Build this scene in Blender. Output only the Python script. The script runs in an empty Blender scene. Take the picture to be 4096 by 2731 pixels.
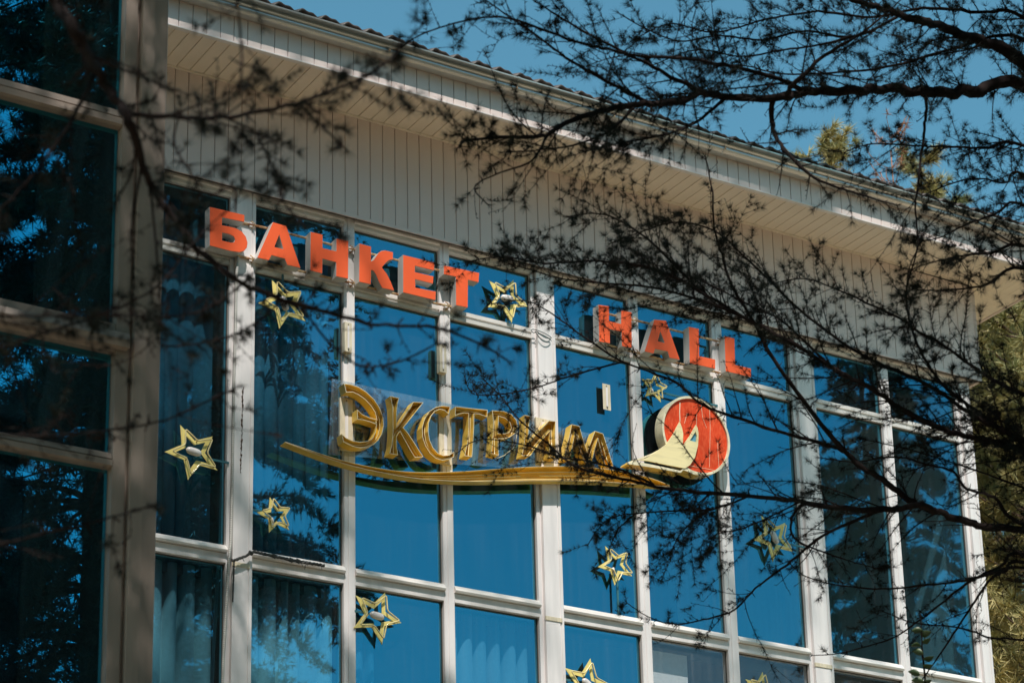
import bpy, math, random
import numpy as np
from mathutils import Vector, Matrix
from mathutils.geometry import tessellate_polygon

scene = bpy.context.scene
C = scene.collection
PI = math.pi

# ---------------------------------------------------------------- camera
cam_data = bpy.data.cameras.new('camera')
cam = bpy.data.objects.new('camera', cam_data)
C.objects.link(cam)
scene.camera = cam
cam_data.sensor_width = 36.0
cam_data.lens = 84.925
cam_data.shift_x = -0.03171
cam_data.shift_y = 0.27786
cam_data.clip_start = 0.2
cam_data.clip_end = 3000
_r = Vector((0.844911, -0.534213, -0.027235))
_u = Vector((-0.144048, -0.27627, 0.950224))
_b = -Vector((0.515146, 0.798932, 0.310376))
cam.matrix_world = Matrix(((_r.x, _u.x, _b.x, 0.0), (_r.y, _u.y, _b.y, -15.0), (_r.z, _u.z, _b.z, 1.6), (0, 0, 0, 1)))
cam_data.dof.use_dof = True
cam_data.dof.focus_distance = 18.9
cam_data.dof.aperture_fstop = 5.6

# ---------------------------------------------------------------- sky and sun
SUN = Vector((-0.42, -1.0, 1.80)).normalized()          # towards the sun
elev = math.asin(SUN.z)
world = bpy.data.worlds.new('World')
scene.world = world
world.use_nodes = True
wn = world.node_tree
for n in list(wn.nodes):
    wn.nodes.remove(n)
w_out = wn.nodes.new('ShaderNodeOutputWorld')
w_bg = wn.nodes.new('ShaderNodeBackground')
w_sky = wn.nodes.new('ShaderNodeTexSky')
w_sky.sky_type = 'NISHITA'
w_sky.sun_disc = False
w_sky.sun_elevation = elev
w_sky.sun_rotation = math.atan2(SUN.x, SUN.y)
w_sky.air_density = 1.0
w_sky.dust_density = 0.6
w_sky.ozone_density = 1.0
w_tint = wn.nodes.new('ShaderNodeMix')
w_tint.data_type = 'RGBA'
w_tint.blend_type = 'MULTIPLY'
w_tint.inputs[0].default_value = 1.0
w_tint.inputs[7].default_value = (0.64, 1.14, 1.00, 1)
w_bg.inputs['Strength'].default_value = 0.145
wn.links.new(w_sky.outputs[0], w_tint.inputs[6])
wn.links.new(w_tint.outputs[2], w_bg.inputs['Color'])
wn.links.new(w_bg.outputs[0], w_out.inputs['Surface'])
sun_data = bpy.data.lights.new('sun', 'SUN')
sun_data.energy = 5.0
sun_data.angle = math.radians(0.53)
sun_data.color = (1.0, 0.95, 0.885)
sun = bpy.data.objects.new('sun', sun_data)
C.objects.link(sun)
sun.rotation_euler = (-SUN).to_track_quat('-Z', 'Y').to_euler()
sun.location = (0, -30, 60)
scene.view_settings.view_transform = 'Standard'
scene.view_settings.look = 'None'
scene.view_settings.exposure = 0.08
scene.view_settings.gamma = 1.0
scene.view_settings.use_curve_mapping = False
scene.render.engine = 'CYCLES'
scene.cycles.use_denoising = True
scene.cycles.max_bounces = 10
scene.cycles.transparent_max_bounces = 24
scene.cycles.glossy_bounces = 5
scene.cycles.caustics_reflective = False
scene.cycles.caustics_refractive = False

# ---------------------------------------------------------------- tables (metres)
ORANGE_FIRST = [[[[6.7165,10.2246],[7.0031,10.2308],[7.0023,10.1703],[6.8216,10.1611],[6.82,10.0987],[6.8877,10.1027],[6.9348,10.1015],[6.9823,10.087],[7.0169,10.0532],[7.0316,10.0065],[7.0259,9.9627],[7.0,9.9272],[6.9636,9.9092],[6.8854,9.9013],[6.722,9.9053]],[[6.8235,10.0361],[6.8834,10.0381],[6.9149,10.0275],[6.9273,10.0042],[6.9182,9.9823],[6.8948,9.9733],[6.8219,9.9724]]],[[[7.2389,10.2311],[7.3515,10.2276],[7.4739,9.9042],[7.3612,9.9023],[7.3394,9.9481],[7.2306,9.9511],[7.2088,9.9032],[7.1104,9.9013]],[[7.2921,10.1363],[7.3271,10.0273],[7.2545,10.0273]]],[[[7.5571,10.2313],[7.6607,10.2327],[7.6609,10.119],[7.7782,10.1211],[7.7782,10.2319],[7.8832,10.2343],[7.8802,9.9114],[7.7758,9.9077],[7.7759,10.0264],[7.661,10.0273],[7.6579,9.9029],[7.5548,9.9025]],None],[[[7.9776,10.2383],[8.0815,10.2369],[8.0808,10.111],[8.1033,10.1274],[8.1237,10.1631],[8.1464,10.1993],[8.1713,10.222],[8.2052,10.2348],[8.2753,10.2368],[8.2736,10.1726],[8.2384,10.1573],[8.21,10.1274],[8.1759,10.0807],[8.2205,10.0337],[8.2538,9.9762],[8.2836,9.907],[8.1746,9.905],[8.1469,9.9505],[8.1194,10.0092],[8.0983,10.0324],[8.0804,10.0346],[8.0775,9.9122],[7.9741,9.9091]],None],[[[8.3638,10.2356],[8.6471,10.2389],[8.6413,10.1665],[8.4714,10.166],[8.4684,10.1135],[8.6371,10.1157],[8.6304,10.05],[8.4699,10.05],[8.4725,9.9793],[8.656,9.99],[8.6513,9.9118],[8.3604,9.9111]],None],[[[8.7315,10.2351],[9.0574,10.2474],[9.0496,10.1616],[8.9519,10.1605],[8.9447,9.9176],[8.8362,9.9133],[8.8385,10.161],[8.7291,10.1568]],None]]
ORANGE_SECOND = [[[[10.1937,10.2364],[10.2998,10.2465],[10.294,10.1114],[10.4125,10.1144],[10.4181,10.2386],[10.5233,10.2439],[10.512,9.9179],[10.4111,9.9127],[10.4139,10.0397],[10.2985,10.0393],[10.2949,9.9116],[10.1875,9.9029]],None],[[[10.7519,10.2322],[10.8712,10.2483],[10.995,9.9191],[10.8885,9.9122],[10.872,9.9667],[10.7459,9.9613],[10.7282,9.9158],[10.637,9.9155]],[[10.8069,10.1331],[10.8448,10.0397],[10.7789,10.0398]]],[[[11.1044,10.2463],[11.2085,10.2506],[11.1987,9.9979],[11.3647,10.0036],[11.3593,9.9147],[11.0953,9.9097]],None],[[[11.4756,10.2447],[11.5815,10.2463],[11.5727,10.0007],[11.7395,10.0016],[11.736,9.9194],[11.4671,9.917]],None]]
GOLD = [[[[7.8381,9.0275],[7.8951,9.0333],[7.9604,9.026],[8.0258,9.0004],[8.0913,8.9551],[8.1403,8.8945],[8.1711,8.8222],[8.1764,8.7527],[8.1594,8.6789],[8.1303,8.6263],[8.089,8.5831],[8.0317,8.5485],[7.9747,8.5319],[7.9099,8.5323],[7.8309,8.5514],[7.8197,8.6149],[7.8535,8.5907],[7.9101,8.5764],[7.9749,8.5799],[8.032,8.5974],[8.0771,8.6297],[8.1019,8.683],[8.113,8.7516],[8.0573,8.7599],[8.0083,8.764],[7.9512,8.7602],[7.9491,8.8393],[7.9922,8.8091],[8.0575,8.7951],[8.1166,8.7915],[8.103,8.8475],[8.0663,8.8949],[8.0173,8.9358],[7.9601,8.963],[7.9112,8.9739],[7.8559,8.9591]],None],[[[8.2363,9.0092],[8.3112,9.009],[8.2982,8.9588],[8.2892,8.8858],[8.2864,8.7671],[8.3218,8.8136],[8.3641,8.8854],[8.4067,8.9496],[8.4366,9.0035],[8.5252,9.0163],[8.4823,8.9573],[8.4395,8.8969],[8.3886,8.8271],[8.3463,8.7713],[8.3875,8.7323],[8.4368,8.6713],[8.4779,8.6165],[8.5191,8.5656],[8.4437,8.5455],[8.4027,8.6018],[8.3536,8.6784],[8.3168,8.7339],[8.2898,8.6893],[8.2869,8.6417],[8.2897,8.5875],[8.2983,8.5376],[8.2241,8.5356],[8.2436,8.6097],[8.2545,8.7136],[8.2555,8.8316],[8.2522,8.9255]],None],[[[8.7633,9.0313],[8.6949,9.0252],[8.635,9.0008],[8.575,8.9525],[8.5318,8.88],[8.5097,8.8042],[8.5129,8.7258],[8.5372,8.6596],[8.5784,8.6047],[8.6284,8.575],[8.6874,8.5691],[8.7471,8.5917],[8.79,8.6182],[8.7908,8.662],[8.7477,8.6258],[8.6966,8.6119],[8.646,8.6218],[8.6044,8.6571],[8.5758,8.7146],[8.5641,8.7835],[8.5694,8.8559],[8.5913,8.916],[8.6259,8.963],[8.6688,8.9894],[8.7113,8.9886],[8.7493,8.9643]],None],[[[8.8105,9.0411],[9.1009,9.0729],[9.0977,9.0115],[9.0648,9.0169],[9.0215,9.0218],[8.978,9.0153],[8.9738,8.8978],[8.9645,8.7837],[8.9514,8.6495],[8.8844,8.6461],[8.9144,8.7738],[8.9253,8.888],[8.9278,9.009],[8.8828,9.0022],[8.8395,8.9828],[8.8048,8.9613]],None],[[[9.1403,9.0769],[9.2502,9.0931],[9.3204,9.0814],[9.3634,9.0414],[9.377,8.9872],[9.3514,8.9252],[9.2974,8.8804],[9.2353,8.8551],[9.1932,8.8492],[9.1915,8.7804],[9.1949,8.7072],[9.1254,8.7097],[9.1436,8.8514],[9.1509,8.9738],[9.1458,9.0537]],[[9.2006,9.0407],[9.2575,9.0361],[9.3009,9.0124],[9.3173,8.967],[9.2986,8.9268],[9.2541,8.9041],[9.1952,8.8939]]],[[[9.4414,9.1009],[9.4998,9.1018],[9.4821,9.0327],[9.472,8.9329],[9.4663,8.8603],[9.5514,8.9683],[9.6702,9.0991],[9.7339,9.1068],[9.7254,8.9835],[9.7281,8.7879],[9.66,8.7877],[9.669,8.8872],[9.6782,9.0134],[9.5774,8.8887],[9.4882,8.7641],[9.4064,8.7462],[9.4263,8.8265],[9.4399,8.9265],[9.4449,9.0252]],None],[[[9.8842,9.1109],[9.9608,9.1098],[9.9896,9.0032],[10.0258,8.8982],[10.0664,8.9986],[10.1071,9.0975],[10.1865,9.0902],[10.2173,8.9952],[10.273,8.8272],[10.1984,8.8096],[10.1655,8.9056],[10.1342,9.0385],[10.0965,8.9252],[10.0663,8.8139],[10.0003,8.8077],[9.9532,8.9103],[9.9186,9.055],[9.8885,8.9305],[9.8584,8.8],[9.7966,8.7913],[9.8296,8.9057],[9.8624,9.0108]],None]]
SWOOSH_TOP = [[7.3516,8.4586],[7.5739,8.4287],[7.8134,8.4012],[8.0562,8.3956],[8.3003,8.4058],[8.5505,8.4432],[8.8899,8.518],[9.237,8.6092],[9.503,8.6748],[9.8846,8.7522],[10.1745,8.7884],[10.4195,8.8005],[10.6668,8.7953],[10.8262,8.7641]]
SWOOSH_BOTTOM = [[7.3517,8.4546],[7.5739,8.4127],[7.8134,8.3792],[8.0136,8.3674],[8.3,8.3672],[8.5497,8.3838],[8.8882,8.4331],[9.2342,8.498],[9.4994,8.5562],[9.899,8.6292],[10.1697,8.6715],[10.4149,8.7024],[10.6264,8.7268],[10.8255,8.7509]]
PANEL = [[7.7876,9.0968],[7.7595,8.4712],[10.3487,9.1195],[10.3396,8.9105]]
DISC = [11.1006,9.248]
CASTLE = [[10.514,8.9104],[10.5815,8.9468],[10.6361,8.9837],[10.7051,9.0382],[10.7747,9.096],[10.8177,9.1518],[10.8612,9.2137],[10.8984,9.2805],[10.9301,9.3316],[10.9492,9.2848],[10.9598,9.2334],[10.9488,9.1185],[10.9869,9.1735],[11.0234,9.2223],[11.0959,9.3383],[11.11,9.3113],[11.1161,9.2767],[11.1126,9.2163],[11.1043,9.1551],[11.0673,9.041],[11.0379,8.9998],[11.0157,8.966],[10.9596,8.9257],[10.8724,8.9238],[10.7788,8.9205],[10.6858,8.9202],[10.5933,8.9199]]
CASTLE_HOLE = [[11.0876,9.2769],[11.0989,9.2374],[11.0903,9.182],[11.0226,9.1835]]
TAIL_LOW = [[10.3947,8.8724],[10.4874,8.8972],[10.6521,8.8997],[10.9184,8.9008],[10.9465,8.925],[10.9867,8.9215],[11.0532,8.9058],[11.1065,8.8923],[11.0523,8.8909],[10.9791,8.9065],[10.9457,8.9089],[10.9206,8.8795],[10.6507,8.8732],[10.3875,8.8559]]
TAIL_HIGH = [[10.3948,8.8735],[10.522,8.9359],[10.6439,9.0005],[10.7262,9.0548],[10.7764,9.097],[10.7847,9.0898],[10.7325,9.0472],[10.65,8.99],[10.5281,8.9254],[10.4009,8.8642]]
CORDS = [[[10.9572,9.5155],[10.9492,9.4311],[10.9479,9.3441]],[[11.1236,9.4489],[11.1145,9.351]],[[11.2594,9.519],[11.2557,9.3435],[11.2266,8.9942]],[[11.327,9.2496],[11.3228,9.1469],[11.3259,8.9953]],[[11.1746,9.5377],[11.182,9.4308],[11.2179,9.3419]],[[11.0254,9.4348],[10.9929,9.3383]],[[11.0331,8.9689],[11.203,8.9748],[11.3398,8.9771]]]
STARS = [[7.374,9.615,0.21,2.05],[9.358,10.125,0.204,2.447],[6.658,8.273,0.221,2.049],[7.32,7.903,0.146,1.868],[10.781,9.654,0.134,2.699],[11.94,8.532,0.216,2.114],[10.324,8.022,0.173,2.124],[8.152,7.257,0.218,2.444],[10.009,6.984,0.227,2.624],[11.715,7.166,0.17,2.638]]
PLATES = [[7.8818,7.9436,9.3332,9.5784],[8.7164,8.7778,9.343,9.5789],[10.2741,10.3479,9.3633,9.5916],[7.8519,7.9594,8.5288,8.9537],[8.7129,8.822,8.5872,8.9995],[9.6033,9.737,8.7764,9.1485]]
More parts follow.
